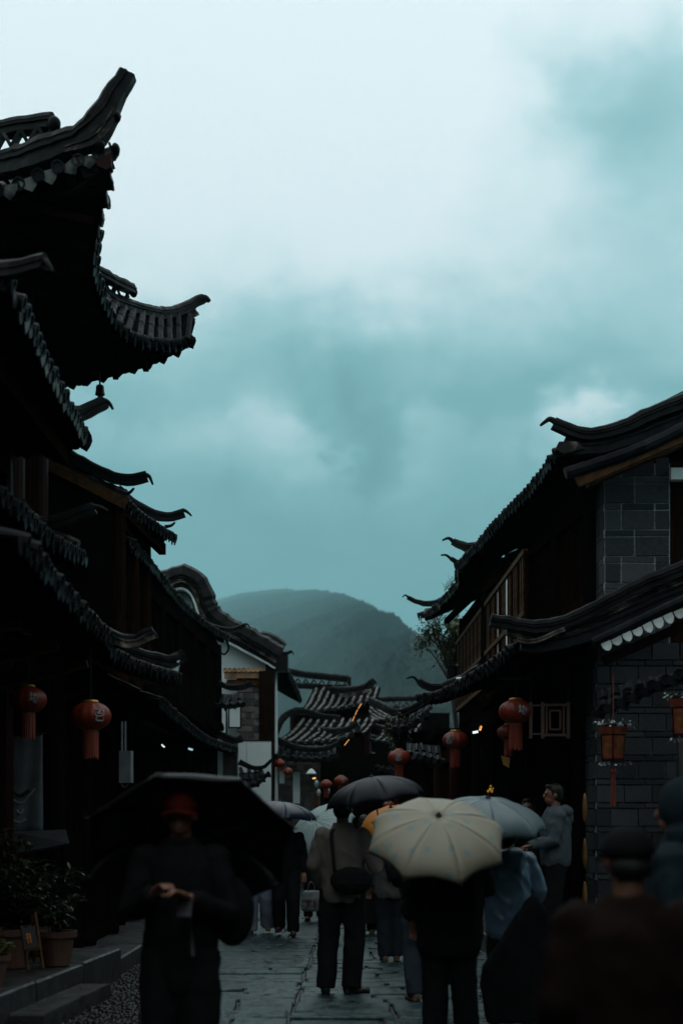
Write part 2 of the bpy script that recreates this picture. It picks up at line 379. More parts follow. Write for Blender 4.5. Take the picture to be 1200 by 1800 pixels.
# ---- raised kerb platforms
def platform(name, label, poly, z, mt=stone_m, nstones=5):
    root = thing(name, label, 'steps', (sum(p[0] for p in poly) / 4, sum(p[1] for p in poly) / 4, 0))
    a0, a1, b1, b0 = [Vector((p[0], p[1], 0)) for p in poly]     # a = street edge, b = back edge
    for i in range(nstones):
        t0, t1 = i / nstones, (i + 1) / nstones
        g = .004
        q = [a0.lerp(a1, t0 + g), a0.lerp(a1, t1 - g), b0.lerp(b1, t1 - g), b0.lerp(b1, t0 + g)]
        ctr = (q[0] + q[1] + q[2] + q[3]) / 4
        m_ = MB(); zz = z + random.uniform(-.008, .006)
        m_.rings([[p + Vector((0, 0, -.05)) for p in q], [p + Vector((0, 0, zz - .015)) for p in q], [p.lerp(ctr, .02) + Vector((0, 0, zz)) for p in q]])
        m_.build('step_stone', mt, root)
    return root
platform('stone_platform', 'raised stone platform under the lanterns on the left', [(-2.78, 8.5), (-2.30, 14.3), (-4.6, 14.3), (-4.6, 8.5)], .30, nstones=4)
platform('stone_step', 'low single stone step below the left platform', [(-2.33, 10.7), (-2.14, 12.7), (-2.42, 12.7), (-2.62, 10.7)], .12, nstones=1)
platform('shop_platform', 'long stone kerb in front of the far left shops', [(-2.34, 14.4), (-2.3, 30), (-4.4, 30), (-4.6, 14.4)], .18, nstones=9)
platform('door_step', 'stone doorstep with plank under the man in the hoodie', [(1.9, 13.6), (1.75, 17.5), (4.2, 17.5), (4.4, 13.6)], .24, nstones=3)
platform('kerb_platform', 'stone kerb along the far right shopfronts', [(1.75, 17.6), (1.9, 30), (4.2, 30), (4.2, 17.6)], .2, nstones=7)
# ============================================================ ROOFS
def tile_mesh(L, r, cap):
    m = MB(); n = 6; rs = []
    for yy, k in ((0, 1.0), (L * .88, .97), (L * .88, .90), (L * 1.06, .86)):
        rs.append([Vector((math.cos(math.pi * j / n) * r * k, yy, math.sin(math.pi * j / n) * r * k)) for j in range(n + 1)])
    m.rings(rs, cap=True)
    if cap:   # round end disc with a raised rim
        disc = [Vector((math.cos(2 * math.pi * j / 10) * r * 1.06, 0, math.sin(2 * math.pi * j / 10) * r * 1.06 - r * .05)) for j in range(10)]
        m.rings([[v + Vector((0, .0, 0)) for v in disc], [v + Vector((0, -.025, 0)) for v in disc], [Vector((v.x * .75, -.025, v.z * .75)) for v in disc], [Vector((v.x * .7, -.012, v.z * .7)) for v in disc]])
    return m.mesh('roof_tile', smooth=False)
LT = .27
TILE = {}
def tiles_for(sp, rf=.31):
    k = (round(sp, 3), rf)
    if k not in TILE:
        r = sp * rf
        dm = MB(); w_ = sp * .46      # drip tile: a hanging tongue
        prof = [(-w_, .02), (-w_ * .95, -.03), (-w_ * .55, -.075), (0, -.115), (w_ * .55, -.075), (w_ * .95, -.03), (w_, .02), (w_ * .5, -.012), (0, -.02), (-w_ * .5, -.012)]
        dm.prism([(x, -.035, z) for x, z in prof], (0, .014, 0))
        dm.prism([(-w_, -.03, .02), (-w_ * .5, -.03, -.012), (0, -.03, -.02), (w_ * .5, -.03, -.012), (w_, -.03, .02)], (0, .16, 0))
        TILE[k] = (tile_mesh(LT, r, False), tile_mesh(LT, r, True), dm.mesh('drip_tile'))
    return TILE[k]
def slope(root, eave, V, T, rise, c0=None, c1=None, sp=.19, mode='eave', tm=None, dm=None, fade=1.3, soff=True, rafters=True, name='roof', maxind=300, sag=.40, rf=.31, deck=None):
    """Tiled roof plane. eave: world points along the eave; V inward (horizontal); c0/c1: hip clip slope at each end."""
    tm = tm or tile_m; dm = dm or tm
    V = Vector(V).normalized(); ev = crom(eave, 6); L = resample(ev, 1)[1]
    n = max(3, int(round(L / sp))); E, L = resample(ev, n * 2)
    zb = min(p.z for p in E)
    def S(i, b):
        e = E[i]; k = max(0, 1 - b / fade) ** 2; q = b / T
        return Vector((e.x + V.x * b, e.y + V.y * b, zb + (e.z - zb) * k + rise * ((1 - sag) * q + sag * q * q)))
    def bmax(i):
        a = L * i / (2 * n); b = T
        if c0 is not None: b = min(b, max(a * c0, .02))
        if c1 is not None: b = min(b, max((L - a) * c1, .02))
        return b
    nb = 8
    def sheet(o1, o2):
        m = MB(); idx = []
        for off in (o1, o2):
            for i in range(2 * n + 1):
                for j in range(nb + 1): m.v.append(S(i, bmax(i) * j / nb) + Vector((0, 0, off)))
        W = nb + 1; H = (2 * n + 1) * W
        for i in range(2 * n):
            for j in range(nb):
                a = i * W + j; m.f += [(a, a + W, a + W + 1, a + 1), (H + a, H + a + 1, H + a + W + 1, H + a + W)]
            a = i * W; m.f += [(a, H + a, H + a + W, a + W), (a + nb, a + nb + W, H + a + W + nb, H + a + nb)]
        for j in range(nb):
            m.f += [(j, j + 1, H + j + 1, H + j)]; a = 2 * n * W + j; m.f += [(a, H + a, H + a + 1, a + 1)]
        return m
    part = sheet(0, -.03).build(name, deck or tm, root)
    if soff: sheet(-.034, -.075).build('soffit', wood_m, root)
    t_mid, t_eave, t_drip = tiles_for(sp, rf)
    def frame(i, b, flip=False):
        b2 = min(b + .05, T); b1 = b2 - .05
        D = (S(i, b2) - S(i, b1)).normalized(); tg = (E[min(i + 1, 2 * n)] - E[max(i - 1, 0)])
        tg = (tg - D * tg.dot(D)).normalized(); Nn = tg.cross(D)
        if Nn.z < 0: tg = -tg; Nn = -Nn
        return S(i, b), tg, D, Nn
    def mtx(o_, a, b, c):
        return Matrix(((a.x, b.x, c.x, o_.x), (a.y, b.y, c.y, o_.y), (a.z, b.z, c.z, o_.z), (0, 0, 0, 1)))
    cnt = 0; extra = MB()
    for i in range(1, 2 * n, 2):
        bm2 = bmax(i); j = 0; b = -.03
        while b < bm2 - .06:
            o_, tg, D, Nn = frame(i, max(b, 0)); o_ = o_ + D * min(b, 0)
            jit = Matrix.Translation((0, random.gauss(0, .014), 0)) @ Matrix.Rotation(random.gauss(0, .045), 4, 'Z') @ Matrix.Rotation(random.gauss(0, .06), 4, 'Y') @ Matrix.Rotation(random.gauss(0, .03), 4, 'X')
            me = t_eave if j == 0 else t_mid
            M_ = mtx(o_ + Nn * random.uniform(-.004, .006), tg, D, Nn) @ jit
            if mode != 'none' and (j == 0 or mode == 'all') and cnt < maxind:
                place('roof_tile', me, tm, part, M_); cnt += 1
            elif mode == 'none' and j == 0 or mode != 'bare':
                extra.add([M_ @ v.co for v in me.vertices], [tuple(p.vertices) for p in me.polygons])
            b += LT; j += 1
    nd = 0
    for i in range(0, 2 * n + 1, 2):
        o_, tg, D, Nn = frame(i, 0)
        D2 = Vector((D.x, D.y, D.z * .5)).normalized(); N2 = tg.cross(D2); N2 = N2 if N2.z > 0 else -N2
        M_ = mtx(o_ - Vector((0, 0, .005)), tg, D2, N2) @ Matrix.Rotation(random.gauss(0, .12), 4, 'Y') @ Matrix.Diagonal((random.uniform(.9, 1.05), 1, random.uniform(.75, 1.15), 1))
        if mode in ('eave', 'all'): place('drip_tile', t_drip, dm, part, M_)
        else: extra.add([M_ @ v.co for v in t_drip.vertices], [tuple(p.vertices) for p in t_drip.polygons])
    if extra.v:
        o = extra.build('upper_tiles', tm, part); o['kind'] = 'stuff'
    if rafters:
        for i in range(2, 2 * n - 1, 4):
            b2 = min(bmax(i), 1.5)
            if b2 < .4: continue
            rb = MB(); rb.beam(S(i, .06) + Vector((0, 0, -.115)), S(i, b2) + Vector((0, 0, -.115)), .07, .075); rb.build('rafter', wood_r, part)
    return part, S, E, L
def ridge(root, pts, w=.16, h=.2, m=None, name='ridge', taper=None, sub=4, cap=True, mort=True, raw=False, lift=0):
    """Layered tile ridge swept along a path; taper = (scale at start, scale at end)."""
    p = crom([Vector(q) if raw else P(*q) for q in pts], sub)
    if lift: p = [q + Vector((0, 0, lift)) for q in p]
    L = sum((b - a).length for a, b in zip(p, p[1:])); n = max(4, int(L / .09)); p, L = resample(p, n)
    prof = [(-.5, -.5), (-.5, -.22), (-.40, -.20), (-.40, .02), (-.52, .04), (-.52, .18), (-.36, .20), (-.36, .30), (.36, .30), (.36, .20), (.52, .18), (.52, .04), (.40, .02), (.40, -.20), (.5, -.22), (.5, -.5)]
    b = MB(); rs = []; cp = []; cr_ = []; side = None
    for i, q in enumerate(p):
        t = (p[min(i + 1, n)] - p[max(i - 1, 0)]).normalized()
        s_ = t.cross(Vector((0, 0, 1)))
        if s_.length < .25 and side is not None: s_ = side - t * side.dot(t)
        s_.normalize()
        if side is not None and s_.dot(side) < 0: s_ = -s_
        side = s_; u = s_.cross(t).normalized()
        if u.z < 0 and abs(u.z) > .2: u = -u
        f = i / n; k = 1.0
        if taper: k = taper[0] + (taper[1] - taper[0]) * f if len(taper) == 2 else taper[0] + (taper[1] - taper[0]) * min(1, f * 2) if f < .5 else taper[1] + (taper[2] - taper[1]) * (f - .5) * 2
        k *= random.uniform(.955, 1.045); q = q + u * random.gauss(0, .004)
        rs.append([q + s_ * (x * w * k) + u * (z * h * k) for x, z in prof])
        jn = 1.09 if i % 4 == 0 else 1.0
        cp.append(q + u * (.34 * h * k)); cr_.append(w * .40 * k * jn)
    b.rings(rs); o = b.build(name, m or ridge_m, root)
    if cap:
        c = MB(); c.tube(cp, cr_, 8); c.build('ridge_cap', ridge_m, root)
    return o
def hook(root, pts, r0=.05, r1=.015, flat=1.0):     # slender beak at the end of a ridge
    p = crom([P(*q) for q in pts], 4); n = len(p) - 1
    b = MB(); b.tube(p, [r0 + (r1 - r0) * i / n for i in range(n + 1)], 7, flat); return b.build('horn_tip', ridge_m, root, smooth=True)
def wallbox(root, a, b, th, z0, z1, m, name='wall'):
    """upright wall from a to b (x,y); thickness to the right of a->b when th>0"""
    a = Vector((a[0], a[1], 0)); b = Vector((b[0], b[1], 0)); t = (b - a).normalized(); n_ = Vector((t.y, -t.x, 0)) * th
    q = [a, b, b + n_, a + n_]; mb = MB(); mb.rings([[v + Vector((0, 0, z0)) for v in q], [v + Vector((0, 0, z1)) for v in q]])
    return mb.build(name, m, root)
def column(root, x, y, z0, z1, r=.11, m=None):
    mb = MB(); mb.lathe((x, y, 0), [(r * 1.35, z0), (r * 1.5, z0 + .06), (r * 1.2, z0 + .16), (r * 1.0, z0 + .17), (r, (z0 + z1) / 2), (r * .92, z1)], 12)
    return mb.build('column', m or column_m, root, smooth=False)
def facade(root, a, b, z0, z1, side, bays=3, m=None, lattice=True, leaves=4, colm=None, glassy=False):
    """timber front from a to b: columns, beam, sill and door leaves standing proud on 'side' (+1 = right of a->b)"""
    m = m or wood_m
    A = Vector((a[0], a[1], 0)); B = Vector((b[0], b[1], 0)); t = (B - A).normalized(); n_ = Vector((t.y, -t.x, 0)) * side
    L = (B - A).length
    wallbox(root, a, b, -.12 * side, z0, z1, wood_m)
    for k in range(bays + 1):
        q = A + t * (L * k / bays) + n_ * .06; column(root, q.x, q.y, z0, z1, .1, colm)
    bm2 = MB(); bm2.beam(A + n_ * .08 + Vector((0, 0, z1 - .14)), B + n_ * .08 + Vector((0, 0, z1 - .14)), .1, .24); bm2.build('lintel_beam', m, root)
    bm2 = MB(); bm2.beam(A + n_ * .06 + Vector((0, 0, z0 + .08)), B + n_ * .06 + Vector((0, 0, z0 + .08)), .08, .16); bm2.build('sill', m, root)
    bw = L / bays
    for k in range(bays):
        lw = (bw - .26) / leaves
        for j in range(leaves):
            c = A + t * (bw * k + .13 + lw * (j + .5)) + n_ * .045
            h0, h1 = z0 + .17, z1 - .27
            lf = MB(); Mx = Matrix(((t.x, n_.x, 0), (t.y, n_.y, 0), (0, 0, 1)))
            lf.box(c + Vector((0, 0, h0 + (h1 - h0) * .21)), (lw * .94, .035, (h1 - h0) * .42), Mx)
            for s_ in (-1, 1): lf.box(c + t * (s_ * lw * .43) + Vector((0, 0, h0 + (h1 - h0) * .71)), (lw * .08, .04, (h1 - h0) * .58), Mx)
            lf.box(c + Vector((0, 0, h1 - .03)), (lw * .94, .04, .06), Mx)
            leaf = lf.build('door_leaf', m, root)
            if lattice:
                lt = MB(); zz0 = h0 + (h1 - h0) * .43; nz = max(3, int((h1 - zz0) / .2))
                for q in range(nz): lt.box(c + Vector((0, 0, zz0 + (h1 - zz0) * (q + .5) / nz)), (lw * .78, .02, .018), Mx)
                for q in (-.2, 0, .2): lt.box(c + t * (q * lw) + Vector((0, 0, (zz0 + h1) / 2)), (.018, .022, h1 - zz0 - .04), Mx)
                lt.build('lattice', m, leaf)
def shell(root, a, b, depth, z0, z1, side, m=wood_m, gable_h=0):
    """the other walls of a building whose street front runs a->b; inward on -side"""
    A = Vector((a[0], a[1], 0)); B = Vector((b[0], b[1], 0)); t = (B - A).normalized(); n_ = Vector((t.y, -t.x, 0)) * (-side)
    for q0, q1 in ((A, A + n_ * depth), (B, B + n_ * depth), (A + n_ * depth, B + n_ * depth)):
        wallbox(root, (q0.x, q0.y), (q1.x, q1.y), .14, z0, z1, m)
    if gable_h:
        for q in (A, B):
            g = MB(); g.prism([q + Vector((0, 0, z1)), q + n_ * depth + Vector((0, 0, z1)), q + n_ * (depth / 2) + Vector((0, 0, z1 + gable_h))], t * (.1 if q == A else -.1)); g.build('gable_wall', m, root)

def corner_patch(root, A, B, n=9, r=.06, m=None):
    """upswept tiled corner: surface ruled between an eave line A and a ridge line B, with one tube row per ruling"""
    a, _ = resample(crom([P(*q) for q in A], 6), n * 2); b_, _ = resample(crom([P(*q) for q in B], 6), n * 2)
    mb = MB(); g = [p.lerp(q, t) for p, q in zip(a, b_) for t in (0, .33, .66, 1)]; g2 = [v - Vector((0, 0, .04)) for v in g]; k = len(g)
    f = [(i * 4 + j, i * 4 + j + 1, (i + 1) * 4 + j + 1, (i + 1) * 4 + j) for i in range(2 * n) for j in range(3)]
    mb.add(g + g2, f + [tuple(k + v for v in reversed(q)) for q in f]); part = mb.build('roof_corner', tile_dark, root)
    for i in range(1, 2 * n, 2):
        L_ = (b_[i] - a[i]).length; ns = max(1, int(L_ / .27))
        for j in range(ns):
            p0, p1 = a[i].lerp(b_[i], j / ns), a[i].lerp(b_[i], (j + 1.03) / ns)
            t = MB(); t.tube([p0, p1], [r, r * .9], 8); t.build('roof_tile', m or tile_m, part)
# ============================================================ LEFT ROW
def PZ(px, py, z):            # point on the sight line through (px,py) at height z
    return P(px, py, (z - CZ) * F / (HY - py))
def EZ(lst, z): return [PZ(q[0], q[1], q[2] if len(q) > 2 else z) for q in lst]
def EP(lst, d): return [P(q[0], q[1], q[2] if len(q) > 2 else d) for q in lst]
WEST = (-1, 0, 0)
# ---- near left house, three eaves
h0 = thing('timber_house', 'nearest left timber house with three stacked eaves and red lanterns', 'house', (-3.4, 11, 0))
slope(h0, EZ([(2, 482, 5.48), (23, 520), (48, 568), (60, 598), (80, 640), (98, 676), (108, 698), (120, 718, 5.42), (135, 745, 5.46), (147, 770, 5.5)], 5.41), WEST, 2.2, 1.05, 1.0, 1.0, sp=.2, dm=tile_moss)
slope(h0, [Vector((-5.2, 9.62, 5.41)), Vector((-4, 9.62, 5.41)), Vector((-3, 9.6, 5.42)), PZ(2, 482, 5.48)], (0, 1, 0), 2.2, 1.05, None, 1.0, sp=.2, mode='none', rafters=False)
slope(h0, [Vector((-5.2, 13.9, 5.41)), Vector((-4, 13.9, 5.41)), Vector((-3, 13.85, 5.43)), PZ(147, 770, 5.5)], (0, -1, 0), 2.2, 1.05, None, 1.0, sp=.2, mode='none', rafters=False)
ridge(h0, [(-110, 452, 10.2), (-40, 472, 9.75), (0, 476, 9.55), (30, 474, 9.45), (60, 465, 9.4), (79, 462, 9.35)], .13, .14, taper=(1, .65))
hook(h0, [(77, 459, 9.35), (84, 463, 9.33), (94, 479, 9.3)], .03, .012)
ridge(h0, [(70, 660, 12.6), (95, 705, 13.2), (122, 728, 13.6), (145, 728, 13.75), (165, 719, 13.8), (185, 709, 13.85)], .15, .17, taper=(1, .7))
hook(h0, [(180, 704, 13.85), (188, 706, 13.86), (194, 711, 13.88), (199, 720, 13.9)], .035, .012)
slope(h0, EZ([(-40, 838), (0, 872), (20, 888), (46, 908), (74, 936), (98, 954), (120, 966, 4.17), (146, 980, 4.24)], 4.13), WEST, 1.3, .55, None, None, sp=.2)
ridge(h0, [(30, 890, 12.8), (54, 917, 12.9), (80, 923, 13), (105, 919, 13), (130, 910, 13), (152, 900, 13), (167, 894, 13)], .14, .13, taper=(1, .7))
hook(h0, [(165, 891, 13), (176, 892, 13), (189, 898, 13)], .03, .012)
ridge(h0, [(66, 930, 13), (95, 940, 13), (120, 950, 13), (138, 958, 13)], .12, .16, m=mortar_m, cap=False)
slope(h0, EZ([(30, 945), (97, 1023), (112, 1040), (148, 1080), (166, 1098), (180, 1112), (190, 1128, 3.43)], 3.39), WEST, 1.15, .5, None, None, sp=.2)
ridge(h0, [(150, 1085, 13.4), (182, 1116, 13.6), (205, 1127, 13.7), (228, 1129, 13.8), (250, 1123, 13.8), (272, 1114, 13.8)], .14, .14, m=mortar_m, taper=(1, .8))
hook(h0, [(268, 1112, 13.8), (273, 1116, 13.8), (277, 1124, 13.8)], .035, .015)
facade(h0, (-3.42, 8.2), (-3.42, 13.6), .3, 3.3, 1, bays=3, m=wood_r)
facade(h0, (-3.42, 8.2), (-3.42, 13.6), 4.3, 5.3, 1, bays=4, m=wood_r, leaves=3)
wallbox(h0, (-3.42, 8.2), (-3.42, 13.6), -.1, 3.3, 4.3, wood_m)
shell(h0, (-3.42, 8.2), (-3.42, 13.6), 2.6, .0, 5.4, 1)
for z_, x_ in ((5.22, -2.75), (3.28, -2.55), (3.98, -2.8)):       # purlins under the eaves
    b = MB(); b.beam((x_, 9.0, z_), (x_, 13.4, z_), .12, .14); b.build('purlin', wood_r, h0)
for y_ in (9.2, 10.6, 12.0, 13.4):                                # carved brackets that carry the purlins
    b = MB(); b.beam((-3.4, y_, 3.0), (-2.5, y_, 3.22), .1, .16); b.beam((-3.4, y_, 3.75), (-2.75, y_, 3.93), .1, .14); b.build('bracket', wood_b, h0)

# ---- tall pavilion behind it
h1 = thing('tall_pavilion', 'tall dark pavilion at upper left with sweeping hip roof and blunt upturned corner', 'pavilion', (-4.2, 15.4, 0))
side_e = EP([(193, 268, 13.0), (190, 310, 13.05), (181, 352, 13.25), (172, 392, 13.45), (164, 438, 13.8), (164, 470, 14.1), (173, 503, 14.65), (190, 545, 15.3), (215, 580, 15.9), (250, 598, 16.4), (300, 604, 17.2), (333, 598, 17.8)], 0)
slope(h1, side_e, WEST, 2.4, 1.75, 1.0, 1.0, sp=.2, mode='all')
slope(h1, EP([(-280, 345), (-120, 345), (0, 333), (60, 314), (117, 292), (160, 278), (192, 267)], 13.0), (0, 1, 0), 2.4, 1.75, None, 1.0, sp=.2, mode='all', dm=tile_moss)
slope(h1, EP([(-150, 690), (0, 682), (100, 672), (180, 657), (260, 634), (305, 614), (333, 599)], 17.85), (0, -1, 0), 2.4, 1.75, None, 1.0, sp=.2, mode='none')
ridge(h1, [(-60, 296, 13.9), (0, 292, 13.7), (60, 277, 13.4), (110, 258, 13.2), (140, 245, 13.1), (167, 222, 13.0), (186, 195, 13), (204, 165, 13), (226, 129, 13)], .2, .25, taper=(.8, 1.1, .62))
ridge(h1, [(120, 262, 13.1), (150, 256, 13), (176, 240, 12.98), (192, 218, 12.98), (204, 196, 12.98)], .16, .14, m=mortar_m, cap=False, taper=(.6, 1, .7))
for q, s_ in (((176, 256), .05), ((204, 262), .04), ((206, 205), .035)):
    b = MB(); b.ell(P(q[0], q[1], 12.95), (s_, .08, s_ * 1.2)); b.build('corner_knob', ridge_m, h1, smooth=True)
b = MB(); b.prism([P(*q, 12.9) for q in ((168, 282), (196, 268), (196, 292), (188, 298), (172, 292))], (0, .12, 0)); b.build('hip_beam_end', column_m, h1)
ridge(h1, [(-90, 246, 14.0), (0, 230, 13.8), (55, 221, 13.65), (92, 215, 13.55)], .15, .14)
b = MB(); b.ell(P(96, 218, 13.5), (.065, .08, .075)); b.build('ridge_knob', ridge_m, h1, smooth=True)
for k in range(9):
    b = MB(); b.box(P(-30 + k * 15, 256 - k * 2.6, 13.7 - k * .02), (.035, .10, .14), Matrix.Rotation(.5 * (-1) ** k, 3, 'Y')); b.build('openwork_piece', tile_moss if k % 3 == 0 else ridge_m, h1)
ridge(h1, [(150, 455, 15.3), (168, 492, 15.7), (190, 524, 16), (233, 541, 16.6), (283, 552, 17.3), (313, 547, 17.7), (340, 535, 18), (358, 526, 18.1)], .15, .15, taper=(1, .7))
ridge(h1, [(240, 562, 17.0), (280, 570, 17.5), (312, 563, 17.8), (340, 545, 18.0)], .12, .16, m=mortar_m, cap=False, taper=(.6, 1))
hook(h1, [(354, 523, 18.1), (362, 524, 18.1), (368, 530, 18.1)], .045, .03)
ridge(h1, [(155, 470, 15.5), (168, 477, 15.6), (200, 493, 16), (233, 510, 16.5)], .12, .1)
b = MB(); b.ell(P(235, 514, 16.5), (.05, .06, .06)); b.build('ridge_knob', ridge_m, h1, smooth=True)
for k in range(5):
    b = MB(); b.box(P(178 + k * 11, 496 + k * 7.5, 15.9 + k * .12), (.03, .1, .12), Matrix.Rotation(.4 * (-1) ** k, 3, 'Y')); b.build('openwork_piece', ridge_m, h1)
for q in ((334, 594), (330, 602)):
    b = MB(); b.ell(P(*q, 17.75), (.05, .06, .05)); b.build('corner_knob', ridge_m, h1, smooth=True)
corner_patch(h1, [(173, 503, 14.65), (190, 545, 15.3), (215, 580, 15.9), (250, 598, 16.4), (300, 604, 17.2), (334, 596, 17.8)], [(165, 490, 15.6), (190, 524, 16), (233, 543, 16.6), (283, 554, 17.3), (313, 551, 17.7), (344, 560, 17.95)], 11)
facade(h1, (-3.78, 14.4), (-3.78, 16.9), 3.8, 7.4, 1, bays=2, m=wood_r)
shell(h1, (-3.78, 14.4), (-3.78, 16.9), 3.0, 0, 7.5, 1)
facade(h1, (-3.05, 14.3), (-3.05, 17.5), .18, 3.35, 1, bays=2, colm=wood_m)
wallbox(h1, (-5.0, 14.3), (-3.05, 14.3), -.1, .1, 3.35, wood_m)
b = MB(); b.box((-3.9, 15.9, 3.45), (1.9, 3.2, .12)); b.build('ceiling_board', wood_m, h1)
slope(h1, EZ([(192, 1142), (222, 1160), (250, 1171), (285, 1182), (312, 1189, 3.47)], 3.42), WEST, 1.0, .45, None, None, sp=.2)
ridge(h1, [(215, 1143, 17.0), (250, 1153, 17.1), (280, 1161, 17.3), (300, 1163, 17.4), (318, 1156, 17.5), (326, 1150, 17.5)], .13, .13)
b = MB(); b.prism([P(*q, 17.4) for q in ((292, 1168), (316, 1160), (310, 1184), (296, 1182))], (0, .15, 0)); b.build('plaster_end', plaster_m, h1)

# ---- wind bell under the far corner of the pavilion
wb = thing('wind_bell', 'small dark wind bell hanging below the pavilion eave at upper left', 'bell', P(176, 690, 17.4))
b = MB(); b.lathe(P(176, 690, 17.4), [(.012, .25), (.012, .10), (.035, .095), (.05, .08), (.055, .02), (.065, -.03), (.058, -.035)], 8); b.build('bell_body', black_m, wb)
b = MB(); b.ell(P(176, 697, 17.4), (.03, .03, .035)); b.build('clapper', black_m, wb)

# ---- mid left house: open gable roof with two horned verges
h2 = thing('gable_house', 'middle left house whose two verge ridges end in hooked horns against the sky', 'house', (-3.9, 19, 0))
slope(h2, EZ([(218, 880), (240, 900), (262, 916), (285, 931), (306, 945, 5.84)], 5.8), (-1, .05, 0), 2.6, 2.2, None, None, sp=.17)
ridge(h2, [(60, 760, 17.75), (95, 786, 17.75), (125, 806, 17.75), (160, 824, 17.75), (185, 836, 17.75), (215, 844, 17.75), (240, 843, 17.75), (259, 839, 17.75)], .15, .15, taper=(1, .75))
ridge(h2, [(70, 788, 17.8), (125, 822, 17.8), (160, 842, 17.8), (195, 858, 17.8), (222, 868, 17.8)], .12, .16, m=mortar_m, cap=False)
hook(h2, [(256, 835, 17.75), (263, 838, 17.75), (269, 852, 17.75)], .035, .012)
hook(h2, [(216, 868, 17.75), (228, 866, 17.75), (236, 858, 17.75)], .03, .015)
b = MB(); b.beam(P(-10, 768, 17.7), P(222, 886, 17.7), .05, .14); b.build('barge_board', wood_b, h2)
b = MB(); b.tube([P(10, 772, 17.72), P(120, 826, 17.72), P(226, 880, 17.72)], .045, 8); b.build('verge_tile', tile_m, h2)
ridge(h2, [(205, 862, 20.1), (225, 880, 20.2), (245, 894, 20.3), (273, 906, 20.4), (300, 909, 20.4), (324, 902, 20.4)], .14, .15, taper=(1, .7))
hook(h2, [(321, 897, 20.4), (328, 899, 20.4), (337, 907, 20.4)], .035, .012)
hook(h2, [(290, 926, 20.4), (301, 924, 20.4), (308, 918, 20.4)], .03, .015)
b = MB(); b.beam(P(215, 896, 17.9), P(286, 966, 20.3), .1, .16); b.build('eave_board', wood_r, h2)
facade(h2, (-2.98, 17.9), (-2.98, 20.3), 3.4, 5.75, 1, bays=2, colm=wood_r)
shell(h2, (-2.98, 17.75), (-2.98, 20.35), 4.0, 0, 5.85, 1, gable_h=1.5)
facade(h2, (-3.2, 17.6), (-3.2, 20.4), .18, 3.2, 1, bays=2, colm=wood_m)
b = MB(); b.box((-4.2, 19, 3.3), (2.0, 2.8, .12)); b.build('ceiling_board', wood_m, h2)

# ---- long left house
h3 = thing('long_house', 'long left house with straight tiled eave running back to the curved gable', 'house', (-3.6, 24, 0))
slope(h3, EZ([(226, 948), (243, 969), (266, 993), (294, 1029), (325, 1066), (357, 1093), (382, 1110, 5.42), (400, 1120, 5.52)], 5.39), (-1, .04, 0), 3.0, 1.9, None, None, sp=.17)
ridge(h3, [(325, 1066, 28.2), (340, 1082, 28.3), (360, 1097, 28.6), (380, 1105, 28.8), (405, 1108, 29), (420, 1104, 29), (432, 1099, 29)], .15, .14, taper=(1, .5))
ridge(h3, [(345, 1096, 28.6), (372, 1108, 28.8), (398, 1116, 28.9)], .13, .14, m=mortar_m, cap=False)
hook(h3, [(431, 1097, 29), (436, 1098, 29), (440, 1105, 29)], .025, .01)
b = MB(); b.tube(crom([P(398, 1126, 28.8), P(402, 1140, 28.8), P(395, 1150, 28.8), P(390, 1148, 28.8)], 4), .02, 6); b.build('scroll_bracket', wood_m, h3)
facade(h3, (-3.15, 18.8), (-2.66, 28.6), 3.5, 5.3, 1, bays=6, colm=wood_m)
facade(h3, (-3.2, 20.5), (-2.75, 28.6), .18, 3.1, 1, bays=5, colm=wood_m)
shell(h3, (-3.2, 20.5), (-2.62, 28.7), 4.5, 0, 5.4, 1, gable_h=1.6)
slope(h3, EZ([(278, 1230), (300, 1250), (317, 1264), (340, 1283), (367, 1300), (400, 1312, 3.2), (420, 1316, 3.28)], 3.15), (-1, .02, 0), .9, .45, None, None, sp=.18)
ridge(h3, [(330, 1262, 28), (360, 1280, 28.5), (385, 1292, 28.7), (410, 1302, 28.8), (424, 1300, 28.9)], .12, .13)
b = MB(); b.box((-3.1, 24, 3.5), (.9, 9.5, .1)); b.build('ceiling_board', wood_m, h3)
slope(h3, EP([(384, 1238), (405, 1240), (426, 1236)], 28.2), (0, 1, 0), .5, .28, sp=.16, mode='all', rafters=False)
ridge(h3, [(384, 1200, 28.5), (398, 1208, 28.5), (415, 1210, 28.5), (430, 1206, 28.5)], .1, .1)
slope(h3, EP([(426, 1380), (448, 1378), (462, 1368), (469, 1360)], 28.2), (-.2, 1, 0), .6, .28, sp=.14, mode='all', rafters=False)
ridge(h3, [(420, 1340, 28.6), (437, 1348, 28.6), (455, 1351, 28.6), (468, 1345, 28.6), (478, 1336, 28.6)], .1, .1, taper=(1, .5))
b = MB(); b.box(P(425, 1420, 28.6), (.35, .3, 1.2)); b.build('gate_post', wood_m, h3)

